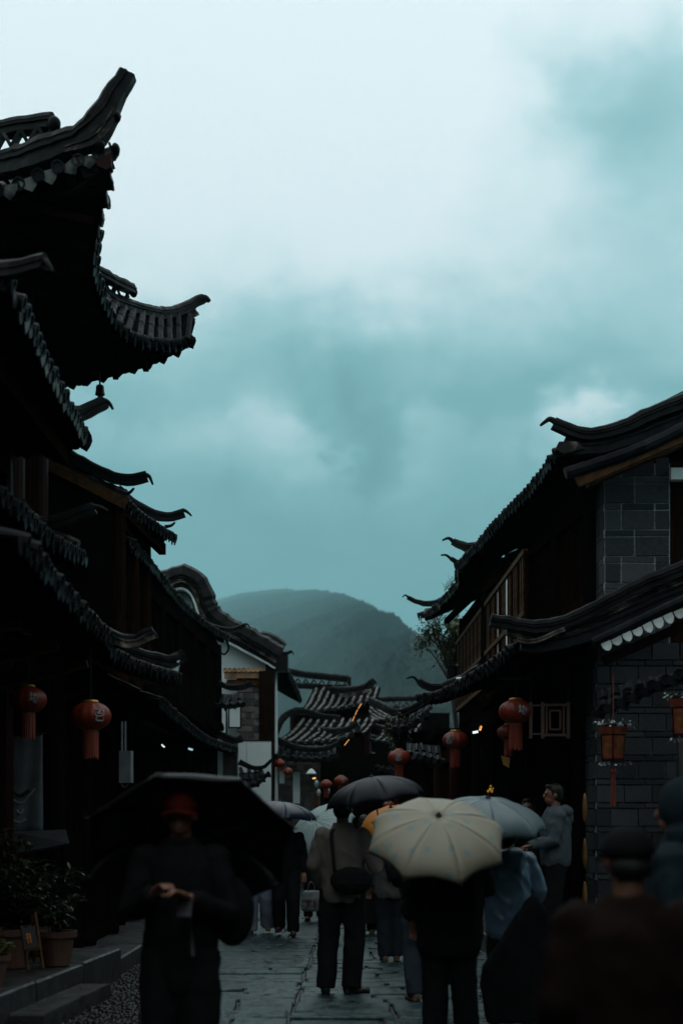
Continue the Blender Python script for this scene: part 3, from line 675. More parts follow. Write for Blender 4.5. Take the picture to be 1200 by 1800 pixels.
# ---- curved fire-gable house
h4 = thing('curved_gable_house', 'white-plastered house with a tall curved gable ridge like a wok handle', 'house', (-2.4, 33, 0))
gp = [(278, 1062), (300, 1036), (320, 1028), (335, 1034), (346, 1052), (354, 1076), (368, 1100), (400, 1124), (440, 1147), (486, 1174), (488, 1455), (278, 1455)]
b = MB(); b.prism([P(*q, 31.3) for q in gp], (0, .3, 0)); b.build('gable_wall', plaster_m, h4)
arch = [(283, 1048), (295, 1034), (310, 1025), (325, 1023), (339, 1032), (348, 1050), (355, 1072), (367, 1092), (395, 1112), (425, 1128), (455, 1145), (487, 1164)]
for k_, (off, ww, mm) in enumerate(((-8, .62, ridge_m), (0, .54, mortar_m), (8, .58, tile_m))):     # courses of the gable band
    pts = []
    for i_, q in enumerate(arch):
        a_, b_ = Vector(arch[max(i_ - 1, 0)]), Vector(arch[min(i_ + 1, len(arch) - 1)]); t_ = (b_ - a_).normalized(); pts.append((q[0] - t_.y * off, q[1] + t_.x * off, 31.2))
    ridge(h4, pts, ww, .10, m=mm, name='gable_band', cap=(k_ == 0))
ridge(h4, [(300, 1043, 31.0), (316, 1035, 31.0), (332, 1040, 31.0), (342, 1056, 31.0), (350, 1080, 31.0), (364, 1104, 31.0), (398, 1127, 31.0), (440, 1150, 31.0), (484, 1175, 31.0)], .3, .05, m=plaster_m, name='plaster_line', cap=False)
ridge(h4, [(455, 1137, 31.4), (472, 1145, 31.4), (488, 1150, 31.3), (503, 1149, 31.3), (513, 1145, 31.3)], .16, .12, taper=(1, .4))
hook(h4, [(511, 1144, 31.3), (514, 1146, 31.3), (516, 1152, 31.3)], .02, .01)
b = MB(); b.box(P(487, 1166, 31.2) , (.5, .5, .38)); b.build('gable_foot', ridge_m, h4)
slope(h4, [Vector((-1.25, 31.6, 5.05)), Vector((-1.2, 35, 5.05)), Vector((-1.2, 39, 5.05))], WEST, 2.4, 1.9, mode='none', rafters=False)
ridge(h4, [(444, 1142, 36), (454, 1130, 36), (467, 1127, 36), (480, 1133, 36), (491, 1144, 36)], .5, .16, name='far_gable_band')
orange_m = mat('ochre_tile', (.10, .05, .02), (.26, .14, .06), rough=.7, scale=6, rand=.4)
b = MB(); b.box(P(428, 1188, 30.95), (.85, .18, .12)); b.build('cornice', orange_m, h4)
b = MB(); b.box(P(430, 1200, 30.98), (.80, .12, .14)); b.build('cornice_step', wood_b, h4)
ct = tile_mesh(.16, .05, True)
for k in range(9): place('cornice_tile', ct, orange_m, h4, Matrix.Translation(P(396 + k * 8.2, 1178, 30.86)) @ Matrix.Rotation(-.3, 4, 'X'))
ridge(h4, [(396, 1203, 30.7), (412, 1210, 30.7), (428, 1209, 30.7), (442, 1200, 30.7)], .12, .09)
bk = MB(); bk.rings([[Vector((x, y, -.5)) for x, y in ((-.5, -.5), (.5, -.5), (.5, .5), (-.5, .5))], [Vector((x, y, .5)) for x, y in ((-.5, -.5), (.5, -.5), (.5, .5), (-.5, .5))]])
BRICK = bk.mesh('brick')
redbrick_m = mat('worn_brick', (.05, .04, .036), (.16, .125, .11), rough=.8, scale=8, rand=.7, bump=.4, lo=.25, hi=.8)
b = MB(); b.box(P(437, 1300, 31.12), (.52, .24, 2.9)); b.build('brick_pier', mort_m, h4)
for r in range(9):
    for c in range(3):
        x = 425 + c * 13 + (4 if r % 2 else 0)
        if x > 452: continue
        place('brick', BRICK, redbrick_m, h4, Matrix.Translation(P(x - 1, 1212 + r * 11.5, 31.0)) @ Matrix.Diagonal((.155 + random.uniform(-.02, .01), .06, .125, 1)))
b = MB(); b.box((P(469, 1260, 31.0).x, 31.02, 2.5), (.34, .44, 5.0)); b.build('wood_pier', wood_r, h4)
b = MB(); b.box((P(425, 1260, 31.1).x, 31.15, 1.75), (.85, .2, 3.5)); b.build('lower_wall', redbrick_m, h4)
for x0, x1, y0, y1 in ((373, 397, 1243, 1288), (404, 422, 1243, 1278)):
    c0, c1 = P(x0, y0, 31.0), P(x1, y1, 31.0)
    b = MB(); b.box((c0 + c1) / 2, (c1.x - c0.x + .06, .08, c0.z - c1.z + .06)); f = b.build('window', wood_r, h4)
    b = MB(); b.box((c0 + c1) / 2 + Vector((0, -.04, 0)), (c1.x - c0.x, .03, c0.z - c1.z)); b.build('paper_pane', plaster_m, f)
# ---- blank hoarding
hd = thing('hoarding_panel', 'tall blank pale hoarding beside the small brick shopfront', 'panel', P(448, 1440, 30.4) * Vector((1, 1, 0)).x if False else (P(448, 1440, 30.4).x, 30.4, 0))
c0, c1 = P(419, 1303, 30.4), P(477, 1303, 30.4)
hoard_m = mat('pale_board', (.50, .60, .58), (.60, .68, .66), rough=.6, scale=1.2)
b = MB(); b.box((c0.x + .09, 30.4, c0.z / 2), (.18, .06, c0.z)); b.build('panel_sheet', hoard_m, hd)
b = MB(); b.box(((c0.x + .19 + c1.x) / 2, 30.4, c0.z / 2), (c1.x - c0.x - .19, .06, c0.z)); b.build('panel_sheet', hoard_m, hd)
b = MB(); b.box((c1.x + .012, 30.4, c0.z / 2), (.024, .08, c0.z + .02)); b.box(((c0.x + c1.x) / 2, 30.4, c0.z + .012), (c1.x - c0.x, .08, .024)); b.build('edge_trim', black_m, hd)

# ---- back roofs closing the lane
h5 = thing('back_house', 'far house with pale lichen tile rows and openwork ridge below the hill', 'house', (-.2, 37.5, 0))
slope(h5, EP([(526, 1251), (560, 1248), (600, 1243), (634, 1236), (650, 1228)], 36), (.16, 1, 0), 2.1, .85, None, None, sp=.2, mode='all', tm=tile_pale, dm=tile_m, deck=tile_dark, rf=.19)
ridge(h5, [(503, 1181, 37.6), (540, 1188, 38), (580, 1192, 38.2), (612, 1195, 38.3)], .2, .13)
b = MB(); b.box(P(613, 1200, 38.2), (.12, .2, .3)); b.build('ridge_end', ridge_m, h5)
ridge(h5, [(515, 1206, 37.8), (560, 1209, 38.1), (612, 1211, 38.2)], .2, .10)
for k in range(14):
    b = MB(); b.box(P(520 + k * 7, 1198 + k * .5, 38.05), (.03, .12, .19), Matrix.Rotation(.55 * (-1) ** k, 3, 'Y')); b.build('openwork_piece', tile_moss if k % 2 else ridge_m, h5)
ridge(h5, [(575, 1213, 38), (605, 1214, 37.2), (632, 1211, 36.4), (648, 1205, 36), (658, 1197, 36)], .16, .15)
ridge(h5, [(600, 1222, 37), (630, 1219, 36.2), (650, 1213, 35.9)], .13, .1, m=mortar_m, cap=False)
wallbox(h5, (-1.3, 37.2), (.75, 37.2), -.2, 0, 4.7, wood_m)
facade(h5, (-1.3, 36.9), (.7, 36.9), 0, 4.5, 1, bays=2, m=wood_r)
h6 = thing('shop_house', 'low far shop with worn pale roof ribs above the brick front', 'house', (-.6, 34, 0))
slope(h6, EP([(485, 1300), (530, 1304), (580, 1301), (610, 1293), (628, 1281)], 33.4), (.3, 1, 0), 1.7, .62, None, None, sp=.2, mode='all', tm=tile_pale, dm=tile_m, deck=tile_dark, rf=.19)
ridge(h6, [(484, 1290, 34.2), (495, 1265, 34.7), (512, 1253, 35), (535, 1252, 35.1), (565, 1260, 35.1), (598, 1264, 35.1)], .14, .12)
ridge(h6, [(560, 1284, 34.6), (595, 1286, 34), (615, 1281, 33.6), (630, 1272, 33.5)], .14, .12)
ridge(h6, [(466, 1293, 32), (495, 1306, 31.8), (520, 1315, 31.6), (550, 1319, 31.6), (575, 1316, 31.6), (596, 1307, 31.6)], .16, .14, taper=(1, .6))
slope(h6, EP([(478, 1328), (520, 1333), (565, 1334), (590, 1326)], 31.2), (0, 1, 0), .8, .35, None, None, sp=.18, mode='all', tm=tile_m, rafters=False)
wallbox(h6, (-1.66, 32.3), (-.5, 32.3), -.2, 0, 3.4, redbrick_m)
wallbox(h6, (-.49, 32.35), (.3, 32.35), -.2, 0, 3.4, wood_m)
for r in range(11):
    for c in range(6):
        x = 485 + c * 12.5 + (5 if r % 2 else 0)
        place('brick', BRICK, redbrick_m, h6, Matrix.Translation(P(x, 1340 + r * 9.2, 32.27)) @ Matrix.Diagonal((.15 + random.uniform(-.02, .008), .06, .11, 1)))
for x0, x1, y0, y1, mm in ((515, 527, 1357, 1412, plaster_m), (491, 500, 1355, 1377, plaster_m), (535, 548, 1394, 1420, dplaster_m), (480, 485, 1350, 1410, dplaster_m)):
    c0, c1 = P(x0, y0, 31.9), P(x1, y1, 31.9); b = MB(); b.box((c0 + c1) / 2, (c1.x - c0.x, .04, c0.z - c1.z)); b.build('hanging_board', mm, h6)
c0 = P(499, 1397, 32.1); b = MB(); b.box(c0, (.13, .05, .13)); b.build('meter_box', dplaster_m, h6)
b = MB(); b.box((.9, 33.5, 1.6), (1.9, .3, 3.2)); b.build('shopfront', wood_m, h6)
h7 = thing('end_house', 'farthest house at the lane end with thin roof ribs and lattice ridge', 'house', (1.4, 43, 0))
slope(h7, EP([(618, 1266), (655, 1266), (700, 1262)], 41), (-.5, 1, 0), 1.7, .75, None, None, sp=.18, mode='all', tm=tile_pale, dm=tile_m, deck=tile_dark, rf=.19)
ridge(h7, [(600, 1230, 42.5), (660, 1231, 42.6), (700, 1230, 42.6), (760, 1229, 42.6)], .2, .10)
for k in range(18):
    b = MB(); b.box(P(655 + k * 5.6, 1238, 42.5), (.03, .1, .19), Matrix.Rotation(.7 * (-1) ** k, 3, 'Y')); b.build('openwork_piece', tile_moss, h7)
ridge(h7, [(690, 1246, 42.4), (760, 1245, 42.4)], .16, .06, raw=False)
slope(h7, EP([(606, 1338), (650, 1338), (692, 1326)], 38), (-.6, 1, 0), 1.9, .65, None, None, sp=.18, mode='all', tm=tile_pale, dm=tile_m, deck=tile_dark, rf=.19)
ridge(h7, [(628, 1290, 38.8), (650, 1297, 38.6), (680, 1302, 38.4), (700, 1298, 38.3)], .16, .12)
slope(h7, EP([(596, 1376), (630, 1378), (668, 1374)], 36), (-.7, 1, 0), 1.5, .55, None, None, sp=.17, mode='all', tm=tile_m)
wallbox(h7, (-.2, 43), (3.4, 43), -.2, 0, 5.0, wood_m)
wallbox(h7, (-.1, 39.5), (2.2, 39.5), -.2, 0, 3.2, wood_m)
slope(h7, EP([(560, 1282, 39), (605, 1284, 39), (640, 1278, 39)], 0), (-.2, 1, 0), 1.5, .6, None, None, sp=.18, mode='all', tm=tile_pale, dm=tile_m, deck=tile_dark, rf=.17, rafters=False)
ridge(h7, [(552, 1252, 40.2), (590, 1258, 40.2), (640, 1255, 40.2)], .16, .1)
slope(h7, EP([(655, 1300, 35), (690, 1304, 35), (722, 1298, 35)], 0), (.3, 1, 0), 1.2, .5, None, None, sp=.17, mode='all', tm=tile_pale, dm=tile_m, deck=tile_dark, rf=.17, rafters=False)
ridge(h7, [(652, 1276, 36), (690, 1284, 35.8), (728, 1276, 35.8)], .15, .1)
slope(h7, EP([(668, 1350, 33), (700, 1356, 33), (735, 1352, 33)], 0), (-.4, 1, 0), 1.1, .42, None, None, sp=.16, mode='all', tm=tile_m, deck=tile_dark, rafters=False)
wallbox(h7, (.7, 36.4), (2.0, 36.4), -.2, 0, 3.4, wood_m)
# ============================================================ RIGHT ROW
EAST = (1, 0, 0)
r1 = thing('corner_house', 'large right house with brick pier and long eave rising to a horned verge', 'house', (3.6, 19.5, 0))
slope(r1, EZ([(984, 788, 6.0), (967, 813), (933, 859), (883, 909), (837, 962), (804, 996, 6.0)], 5.95), (1, .06, 0), 3.6, 2.1, None, None, sp=.2, sag=.3)
ridge(r1, [(1290, 672, 15.85), (1200, 709, 15.85), (1150, 728, 15.85), (1096, 752, 15.85), (1042, 766, 15.85), (1004, 760, 15.85), (972, 745, 15.85)], .17, .15, taper=(1, .75))
hook(r1, [(976, 742, 15.85), (966, 737, 15.85), (958, 741, 15.84), (949, 748, 15.83)], .04, .015)
ridge(r1, [(1290, 695, 15.9), (1200, 733, 15.9), (1120, 766, 15.9), (1060, 783, 15.9), (1010, 788, 15.9), (988, 782, 15.9)], .14, .18, m=tile_m, name='verge_course')
b = MB(); b.prism([P(*q, 15.8) for q in ((982, 776), (1012, 776), (1028, 788), (990, 797), (976, 790))], (0, .15, 0)); b.build('plaster_end', mortar_m, r1)
for k in range(9):        # round verge tiles, one after another down the gable
    t0, t1 = k / 9, (k + 1.04) / 9
    A, B = P(1300, 694, 15.72), P(994, 832, 15.72); sagk = lambda t: Vector((0, 0, -.10 * math.sin(math.pi * t)))
    b = MB(); b.tube([A.lerp(B, t0) + sagk(t0), A.lerp(B, t0 + .095) + sagk(t0 + .095), A.lerp(B, t1) + sagk(t1)], [.076, .072, .067], 10); b.build('verge_tile', tile_m, r1)
b = MB(); b.beam(P(1300, 722, 15.75), P(1012, 846, 15.75) , .06, .15); b.build('barge_board', wood_b, r1)
b = MB(); b.beam(P(1300, 735, 15.85), P(1030, 850, 15.85), .2, .08); b.build('barge_purlin', wood_b, r1)
ridge(r1, [(845, 962, 22.9), (826, 964, 23), (808, 960, 23.1), (795, 952, 23.1)], .15, .15, taper=(1.1, .6))
hook(r1, [(797, 953, 23.1), (788, 946, 23.1), (777, 950, 23.1)], .04, .014)
ridge(r1, [(820, 1000, 23.3), (803, 990, 23.4), (792, 982, 23.4)], .1, .1, taper=(1, .6))
hook(r1, [(794, 984, 23.4), (784, 976, 23.4), (774, 976, 23.4)], .03, .012)
# upper brick pier facing the lane mouth
PX0, PY0 = 3.17, 16.5
b = MB(); b.box((PX0 + .40, PY0 + .3, 4.75), (.79, .59, 2.4)); pier = b.build('brick_pier', mort_m, r1)
zz = 3.55; r = 0
while zz < 5.85:
    hh = .235 if r % 2 == 0 else .085
    x = 0; k = 0
    ws = [.36, .42] if (r // 2) % 2 == 0 else [.2, .4, .18]
    for wd in ws:
        place('brick', BRICK, brick_m, pier, Matrix.Translation((PX0 + x + wd / 2 + .004, PY0 + .03 + random.uniform(-.006, .006), zz + hh / 2)) @ Matrix.Rotation(random.gauss(0, .008), 4, 'Y') @ Matrix.Rotation(random.gauss(0, .02), 4, 'X') @ Matrix.Diagonal((wd - random.uniform(.014, .024), .08, hh - random.uniform(.012, .02), 1))); x += wd + .004
    for k_ in range(2):
        place('brick', BRICK, brick_m, pier, Matrix.Translation((PX0 + .03, PY0 + .16 + k_ * .28 + (.07 if r % 2 else 0), zz + hh / 2)) @ Matrix.Diagonal((.07, .265, hh - .010, 1)))
    zz += hh; r += 1
wallbox(r1, (3.98, 16.6), (8.5, 16.6), -.2, 3.3, 6.6, wood_r)
b = MB(); b.box((4.6, 16.45, 5.80), (1.3, .12, .14)); b.build('stone_lintel', plaster_m, r1)
facade(r1, (2.52, 23.2), (3.17, 17.1), 3.6, 5.75, 1, bays=4, m=wood_r, colm=wood_m)
wallbox(r1, (7.2, 16.7), (7.2, 23.2), .2, 0, 6.4, wood_m)
wallbox(r1, (2.5, 23.2), (7.2, 23.2), .2, 0, 6.0, wood_m)
b = MB(); b.prism([Vector((3.2, 16.6, 6.0)), Vector((8.6, 16.6, 6.0)), Vector((6.0, 16.6, 7.8))], (0, .1, 0)); b.build('gable_wall', wood_m, r1)
b = MB(); b.beam((3.0, 16.0, 5.95), (2.38, 23.2, 5.95), .16, .18); b.build('eave_purlin', wood_r, r1)

# ---- second right house with slatted balcony
r2 = thing('balcony_house', 'right house with slatted wooden balcony and small horned roof corner', 'house', (3.2, 26, 0))
slope(r2, EZ([(806, 1004, 5.9), (806, 1022), (792, 1040), (772, 1062), (755, 1076), (738, 1081, 5.9)], 5.83), (1, .06, 0), 3.0, 1.7, None, None, sp=.18, dm=tile_moss)
ridge(r2, [(815, 1035, 26.6), (793, 1049, 27.2), (770, 1059, 27.6), (745, 1062, 27.8), (727, 1057, 27.9), (716, 1050, 27.9)], .15, .15, taper=(1.1, .45))
hook(r2, [(718, 1051, 27.9), (712, 1046, 27.9), (707, 1050, 27.9)], .025, .01)
b = MB(); b.prism([P(*q, 27.7) for q in ((746, 1070), (768, 1066), (760, 1076), (744, 1080))], (0, .15, 0)); b.build('plaster_end', mortar_m, r2)
b = MB(); b.beam((2.12, 27.7, 5.66), (2.42, 23.7, 5.66), .09, .10); b.build('eave_board', wood_r, r2)
wallbox(r2, (2.44, 28.4), (2.56, 23.3), -.15, 3.6, 5.75, wood_m)
wallbox(r2, (2.44, 28.4), (7, 28.4), .2, 0, 5.8, wood_m)
wallbox(r2, (2.6, 28.4), (2.75, 23.3), -.15, 0, 3.7, wood_m)
slat = MB().box((0, 0, 0), (.05, .05, 1.0)).mesh('slat')
for k in range(46):
    t = k / 45.0; d_ = 28.3 - 9.8 * t; X_ = 2.40 + .10 * t; z0, z1 = 3.9, 5.28
    place('slat', slat, wood_b if k % 3 else wood_r, r2, Matrix.Translation((X_, d_, (z0 + z1) / 2)) @ Matrix.Diagonal((1, 1.2, z1 - z0, 1)))
for z_ in (3.9, 4.45, 5.28):
    b = MB(); b.beam((2.39, 28.3, z_), (2.49, 18.5, z_), .07, .07); b.build('rail', wood_b, r2)
for px_, w__ in ((840, .30), (848, .26), (857, .30), (874, .22), (890, .16)):
    d_ = 2.46 * F / (px_ - CX); b = MB(); b.box((2.47, d_, 4.62), (.03, w__, 1.2)); b.build('window_pane', plaster_m, r2)

# ---- front arcade roof of the corner house
r0 = thing('arcade_house', 'low right shop with white scalloped verge tiles and mossy ridge', 'house', (2.9, 16.5, 0))
slope(r0, EZ([(905, 1137, 3.52), (885, 1154), (860, 1171), (832, 1188), (800, 1206), (768, 1221), (737, 1225, 3.56)], 3.47), (1, .1, 0), 1.9, .75, None, None, sp=.18, sag=.2)
ridge(r0, [(1290, 968, 14.45), (1200, 1002, 14.45), (1125, 1032, 14.45), (1065, 1062, 14.45), (1035, 1076, 14.45), (984, 1098, 14.45), (936, 1104, 14.45), (895, 1098, 14.45), (861, 1092, 14.45)], .15, .13, taper=(1, .8))
ridge(r0, [(1290, 985, 14.5), (1200, 1019, 14.5), (1125, 1050, 14.5), (1040, 1090, 14.5), (985, 1110, 14.5), (930, 1116, 14.5), (890, 1110, 14.5)], .10, .09, m=mortar_m, cap=False)
ridge(r0, [(1290, 1005, 14.5), (1200, 1040, 14.5), (1100, 1082, 14.5), (1020, 1115, 14.5), (960, 1130, 14.5), (915, 1128, 14.5)], .14, .2, m=tile_m, name='verge_course')
ridge(r0, [(908, 1124, 14.4), (935, 1128, 14.4), (965, 1116, 14.4), (990, 1106, 14.4)], .1, .06, m=mortar_m, cap=False)
for k in range(7):
    A, B = P(1290, 1012, 14.25), P(1042, 1130, 14.25); t0, t1 = k / 7, (k + 1.04) / 7
    b = MB(); b.tube([A.lerp(B, t0), A.lerp(B, t0 + .13), A.lerp(B, t1)], [.058, .056, .052], 10); b.build('verge_tile', tile_m, r0)
vt = MB(); prof = [(-.052, .04), (-.05, -.01), (-.03, -.045), (0, -.06), (.03, -.045), (.05, -.01), (.052, .04)]
vt.prism([(x, 0, z) for x, z in prof], (0, .03, 0)); VT = vt.mesh('scallop_tile')
for k in range(14):
    q = P(1066 + k * 18.2, 1134 - k * 8.0, 14.22)
    place('scallop_tile', VT, tile_white, r0, Matrix.Translation(q) @ Matrix.Rotation(-.40 + random.uniform(-.08, .08), 4, 'Y') @ Matrix.Diagonal((random.uniform(.92, 1.1), 1, random.uniform(.85, 1.1), 1)))
for k in range(6):
    q = P(1060 + k * 46, 1215 - k * 22, 14.2)
b = MB(); b.beam(P(1290, 1060, 14.3), P(1060, 1162, 14.3), .08, .1); b.build('barge_board', wood_m, r0)
slope(r0, EP([(1050, 1248, 13.9), (1100, 1226, 13.6), (1150, 1203, 13.3), (1230, 1170, 12.9)], 0), (.2, 1, 0), .5, .25, sp=.17, mode='all', rafters=False)
# brick gable wall
BX, BY = 2.85, 15.3
b = MB(); b.box((BX + 1.7, BY + .28, 1.75), (3.4, .5, 3.5)); bw = b.build('brick_wall', mort_m, r0)
zz = .24; r = 0
while zz < 3.45:
    hh = .20 if r % 2 == 0 else .066
    x = -.0 if (r // 2) % 2 == 0 else -.155
    if r % 2: x = -.08
    while x < 1.5:
        wd = .31; x0, x1 = max(x, 0), min(x + wd, 1.6)
        if x1 - x0 > .06: place('brick', BRICK, brick_m, bw, Matrix.Translation((BX + (x0 + x1) / 2, BY + .02 + random.uniform(-.006, .006), zz + hh / 2)) @ Matrix.Rotation(random.gauss(0, .012), 4, 'Y') @ Matrix.Rotation(random.gauss(0, .02), 4, 'X') @ Matrix.Diagonal((x1 - x0 - random.uniform(.014, .024), .07, hh - random.uniform(.014, .022), 1)))
        x += wd
    for k_ in range(2):
        place('brick', BRICK, brick_m, bw, Matrix.Translation((BX + .0, BY + .15 + k_ * .27 + (.05 if r % 2 else 0), zz + hh / 2)) @ Matrix.Diagonal((.06, .255, hh - .011, 1)))
    zz += hh; r += 1
b = MB(); b.box((BX + 1.0, 14.95, 1.3), (.35, .12, 2.6)); b.build('grey_jamb', dplaster_m, r0)
facade(r0, (2.35, 23.2), (2.82, 15.9), .24, 3.4, 1, bays=4, m=wood_m, colm=wood_m)
b = MB(); b.box((3.5, 19.4, 3.55), (2.3, 7.4, .1)); b.build('ceiling_board', wood_m, r0)
ridge(r0, [(845, 1180, 20.3), (811, 1198, 20.4), (792, 1203, 20.5), (773, 1210, 20.5), (750, 1208, 20.5), (734, 1199, 20.5)], .15, .13, taper=(1.1, .6))
hook(r0, [(737, 1201, 20.5), (726, 1190, 20.5), (714, 1193, 20.5)], .03, .01)
ridge(r0, [(850, 1195, 20.4), (810, 1212, 20.4), (775, 1222, 20.4), (745, 1222, 20.5)], .12, .12, m=tile_m, cap=False)
tube_m = mat('pale_tube', (.45, .5, .5), rough=.3)
b = MB(); b.tube([P(803, 1193, 18.5), P(838, 1193, 18.0)], .022, 8); b.build('lamp_tube', tube_m, r0)
b = MB(); b.tube([P(858, 1193, 17.5), P(930, 1192, 16.5)], .018, 8); b.build('lamp_tube', dplaster_m, r0)
# gilt plaques on the door post
gilt_m = mat('dull_gilt', (.10, .045, .01), (.22, .11, .02), rough=.4, scale=10, metal=.3)
for y_ in (1420, 1500, 1575):
    c = P(1027, y_, 15.2); b = MB(); b.ell(c, (.028, .03, .17)); b.build('gilt_plaque', gilt_m, r0, smooth=True)

# ---- further right shops
r3 = thing('far_right_shop', 'far right shop with small tiled porch roof behind the horned corner', 'house', (1.9, 27, 0))
slope(r3, EP([(686, 1282), (712, 1278), (735, 1266), (748, 1252)], 26.5), (.15, 1, 0), .9, .42, None, None, sp=.16, mode='all', rafters=False)
ridge(r3, [(652, 1233, 28.2), (668, 1240, 27.8), (684, 1249, 27.4), (702, 1254, 27.2), (725, 1246, 27), (748, 1233, 26.8)], .13, .12)
slope(r3, EP([(716, 1322), (745, 1330), (776, 1336)], 22), (0, 1, 0), .5, .26, None, None, sp=.11, mode='all', rafters=False, dm=tile_moss)
facade(r3, (1.15, 27.4), (3.2, 27.4), 0, 3.4, 1, bays=2, m=wood_r)
facade(r3, (1.6, 33), (2.0, 23.4), 0, 2.9, 1, bays=4, m=wood_r)
wallbox(r3, (2.2, 33.2), (5, 33.2), .2, 0, 3.4, wood_m)
b = MB(); b.box((2.6, 28.5, 3.2), (1.9, 9, .1)); b.build('ceiling_board', wood_m, r3)
# ---- the lane goes on behind the photographer: plain timber houses on both sides and a gate house across its end
def lane_house(label, x0, x1, y0, y1, z, side):
    rt = thing('lane_house', label, 'house', ((x0 + x1) / 2, (y0 + y1) / 2, 0))
    xs = x1 if side > 0 else x0           # street side
    a, b_ = ((xs, y0), (xs, y1))
    wallbox(rt, (x0, y0), (x0, y1), .15, 0, z, wood_m); wallbox(rt, (x1, y0), (x1, y1), -.15, 0, z, wood_m)
    wallbox(rt, (x0 + .2, y0), (x1 - .2, y0), -.15, 0, z, wood_m); wallbox(rt, (x0 + .2, y1), (x1 - .2, y1), .15, 0, z, wood_m)
    for k in range(7):
        column(rt, xs + .1 * side, y0 + (y1 - y0) * (k + .5) / 7, 0, z - .1, .11)
    slope(rt, [Vector((xs + .55 * side, y0 - .2, z - .1)), Vector((xs + .55 * side, (y0 + y1) / 2, z - .12)), Vector((xs + .55 * side, y1 + .2, z - .1))], (-side, 0, 0), (x1 - x0) / 2 + .55, 1.6, sp=.3, mode='none', rafters=False)
    slope(rt, [Vector((xs - (x1 - x0 + .5) * side, y0 - .2, z - .1)), Vector((xs - (x1 - x0 + .5) * side, y1 + .2, z - .1))], (side, 0, 0), (x1 - x0) / 2 + .5, 1.6, sp=.3, mode='none', rafters=False)
lane_house('timber house on the left just behind the photographer', -7.8, -3.5, -16, 7.8, 5.6, 1)
lane_house('timber house on the right just behind the photographer', 3.6, 8.2, -16, 11.0, 5.6, -1)
lane_house('gate house closing the lane behind the photographer', -3.3, 3.4, -19.5, -16.5, 6.5, 1)
# ============================================================ STREET OBJECTS
red_m = mat('lantern_red', (.15, .014, .005), (.25, .030, .008), rough=.45, scale=3, trans=.35)
fringe_m = mat('fringe_red', (.10, .008, .004), (.22, .03, .008), rough=.7, scale=30, stretch=(4, 4, .2))
gold_m = mat('lantern_gold', (.30, .14, .02), (.5, .27, .05), rough=.35, scale=8, metal=.5)
silver_m = mat('lantern_print', (.15, .17, .17), (.27, .29, .29), rough=.4, scale=20)
# brush-stroke marks as polylines in a unit square
MARKS = {
 'a': [[(-.35, .35), (-.1, .3)], [(-.2, .5), (-.22, .0), (-.38, -.2)], [(-.05, .25), (.3, .3), (.35, .05), (.3, -.1)], [(.12, .45), (.1, .1), (-.05, -.2)], [(-.3, -.15), (0, .0), (.25, -.25), (.4, -.3)], [(-.05, -.2), (.2, -.4)]],
 'b': [[(-.4, .3), (.4, .35)], [(-.3, .1), (.3, .12)], [(0, .5), (0, -.1)], [(-.35, -.1), (.35, -.08)], [(-.25, -.3), (.3, -.3)], [(-.3, -.1), (-.3, -.45), (.32, -.42), (.35, -.1)]],
 'c': [[(-.35, .4), (.1, .42), (-.2, .1), (.25, .15)], [(.3, .45), (.35, .1)], [(-.4, 0), (-.1, -.1), (.4, .02)], [(-.2, -.1), (-.3, -.4), (.3, -.42), (.3, -.15)]]}
def lantern(label, px, py, d, wpx, mark=None, az=0, group='red paper lanterns', aspect=.70, fringe=.5, top=None):
    c = P(px, py, d); rr = wpx / F * d / 2; hh = rr * aspect
    rt = thing('red_lantern', label, 'lantern', c, group)
    n = 24; rs = []
    for i in range(13):
        th = math.pi * (.10 + .80 * i / 12)
        ring = []
        for j in range(n * 2):
            k = 1.0 if j % 4 else .93          # ribs pinch the paper
            ring.append(c + Vector((rr * math.sin(th) * k * math.cos(math.pi * j / n), rr * math.sin(th) * k * math.sin(math.pi * j / n), hh * math.cos(th) * 1.03)))
        rs.append(ring)
    b = MB(); b.rings(rs); b.build('paper_shade', red_m, rt, smooth=True)
    b = MB(); b.lathe(c, [(rr * .36, hh * .97), (rr * .38, hh * 1.0), (rr * .34, hh * 1.12), (rr * .28, hh * 1.13)], 16); b.build('top_ring', gold_m, rt)
    b = MB(); b.lathe(c, [(rr * .28, -hh * 1.12), (rr * .34, -hh * 1.11), (rr * .38, -hh * .99), (rr * .36, -hh * .96)], 16); b.build('bottom_ring', gold_m, rt)
    fr = MB(); n2 = 22
    for j in range(n2):
        a = 2 * math.pi * j / n2; q = c + Vector((math.cos(a) * rr * .33, math.sin(a) * rr * .33, -hh * 1.08))
        ln = rr * fringe * 2.6 * random.uniform(.93, 1.05)
        fr.tube([q, q + Vector((random.gauss(0, .003), random.gauss(0, .003), -ln))], [rr * .055, rr * .05], 4)
    fr.build('fringe', fringe_m, rt)
    tp = top if top else c.z + hh * 1.13 + .35
    b = MB(); b.tube([c + Vector((0, 0, hh * 1.1)), Vector((c.x, c.y, tp))], .006, 5); b.build('cord', black_m, rt)
    if mark:
        mb = MB(); sc = rr * .62
        for ln in MARKS[mark]:
            pp = crom([(x, z, 0) for x, z in ln], 4); pp, _ = resample(pp, max(3, int(_len(pp) / .08)))
            strip = []
            for q in pp:
                ang = az + q.x * sc / rr; zc = q.y * sc; th = math.acos(max(-1, min(1, zc / (hh * 1.03))))
                r_ = rr * math.sin(th) + .004
                strip.append(c + Vector((r_ * math.sin(ang), -r_ * math.cos(ang), zc)))
            mb.tube(strip, [sc * .075 * (1 - .5 * i / len(strip)) for i in range(len(strip))], 5)
        mb.build('printed_character', silver_m, rt)
    return rt
def _len(pp): return sum((b - a).length for a, b in zip(pp, pp[1:]))
lantern('round red lantern hanging nearest the left edge, silver character on its side', 50, 1230, 12.2, 66, 'a', .5, top=3.35)
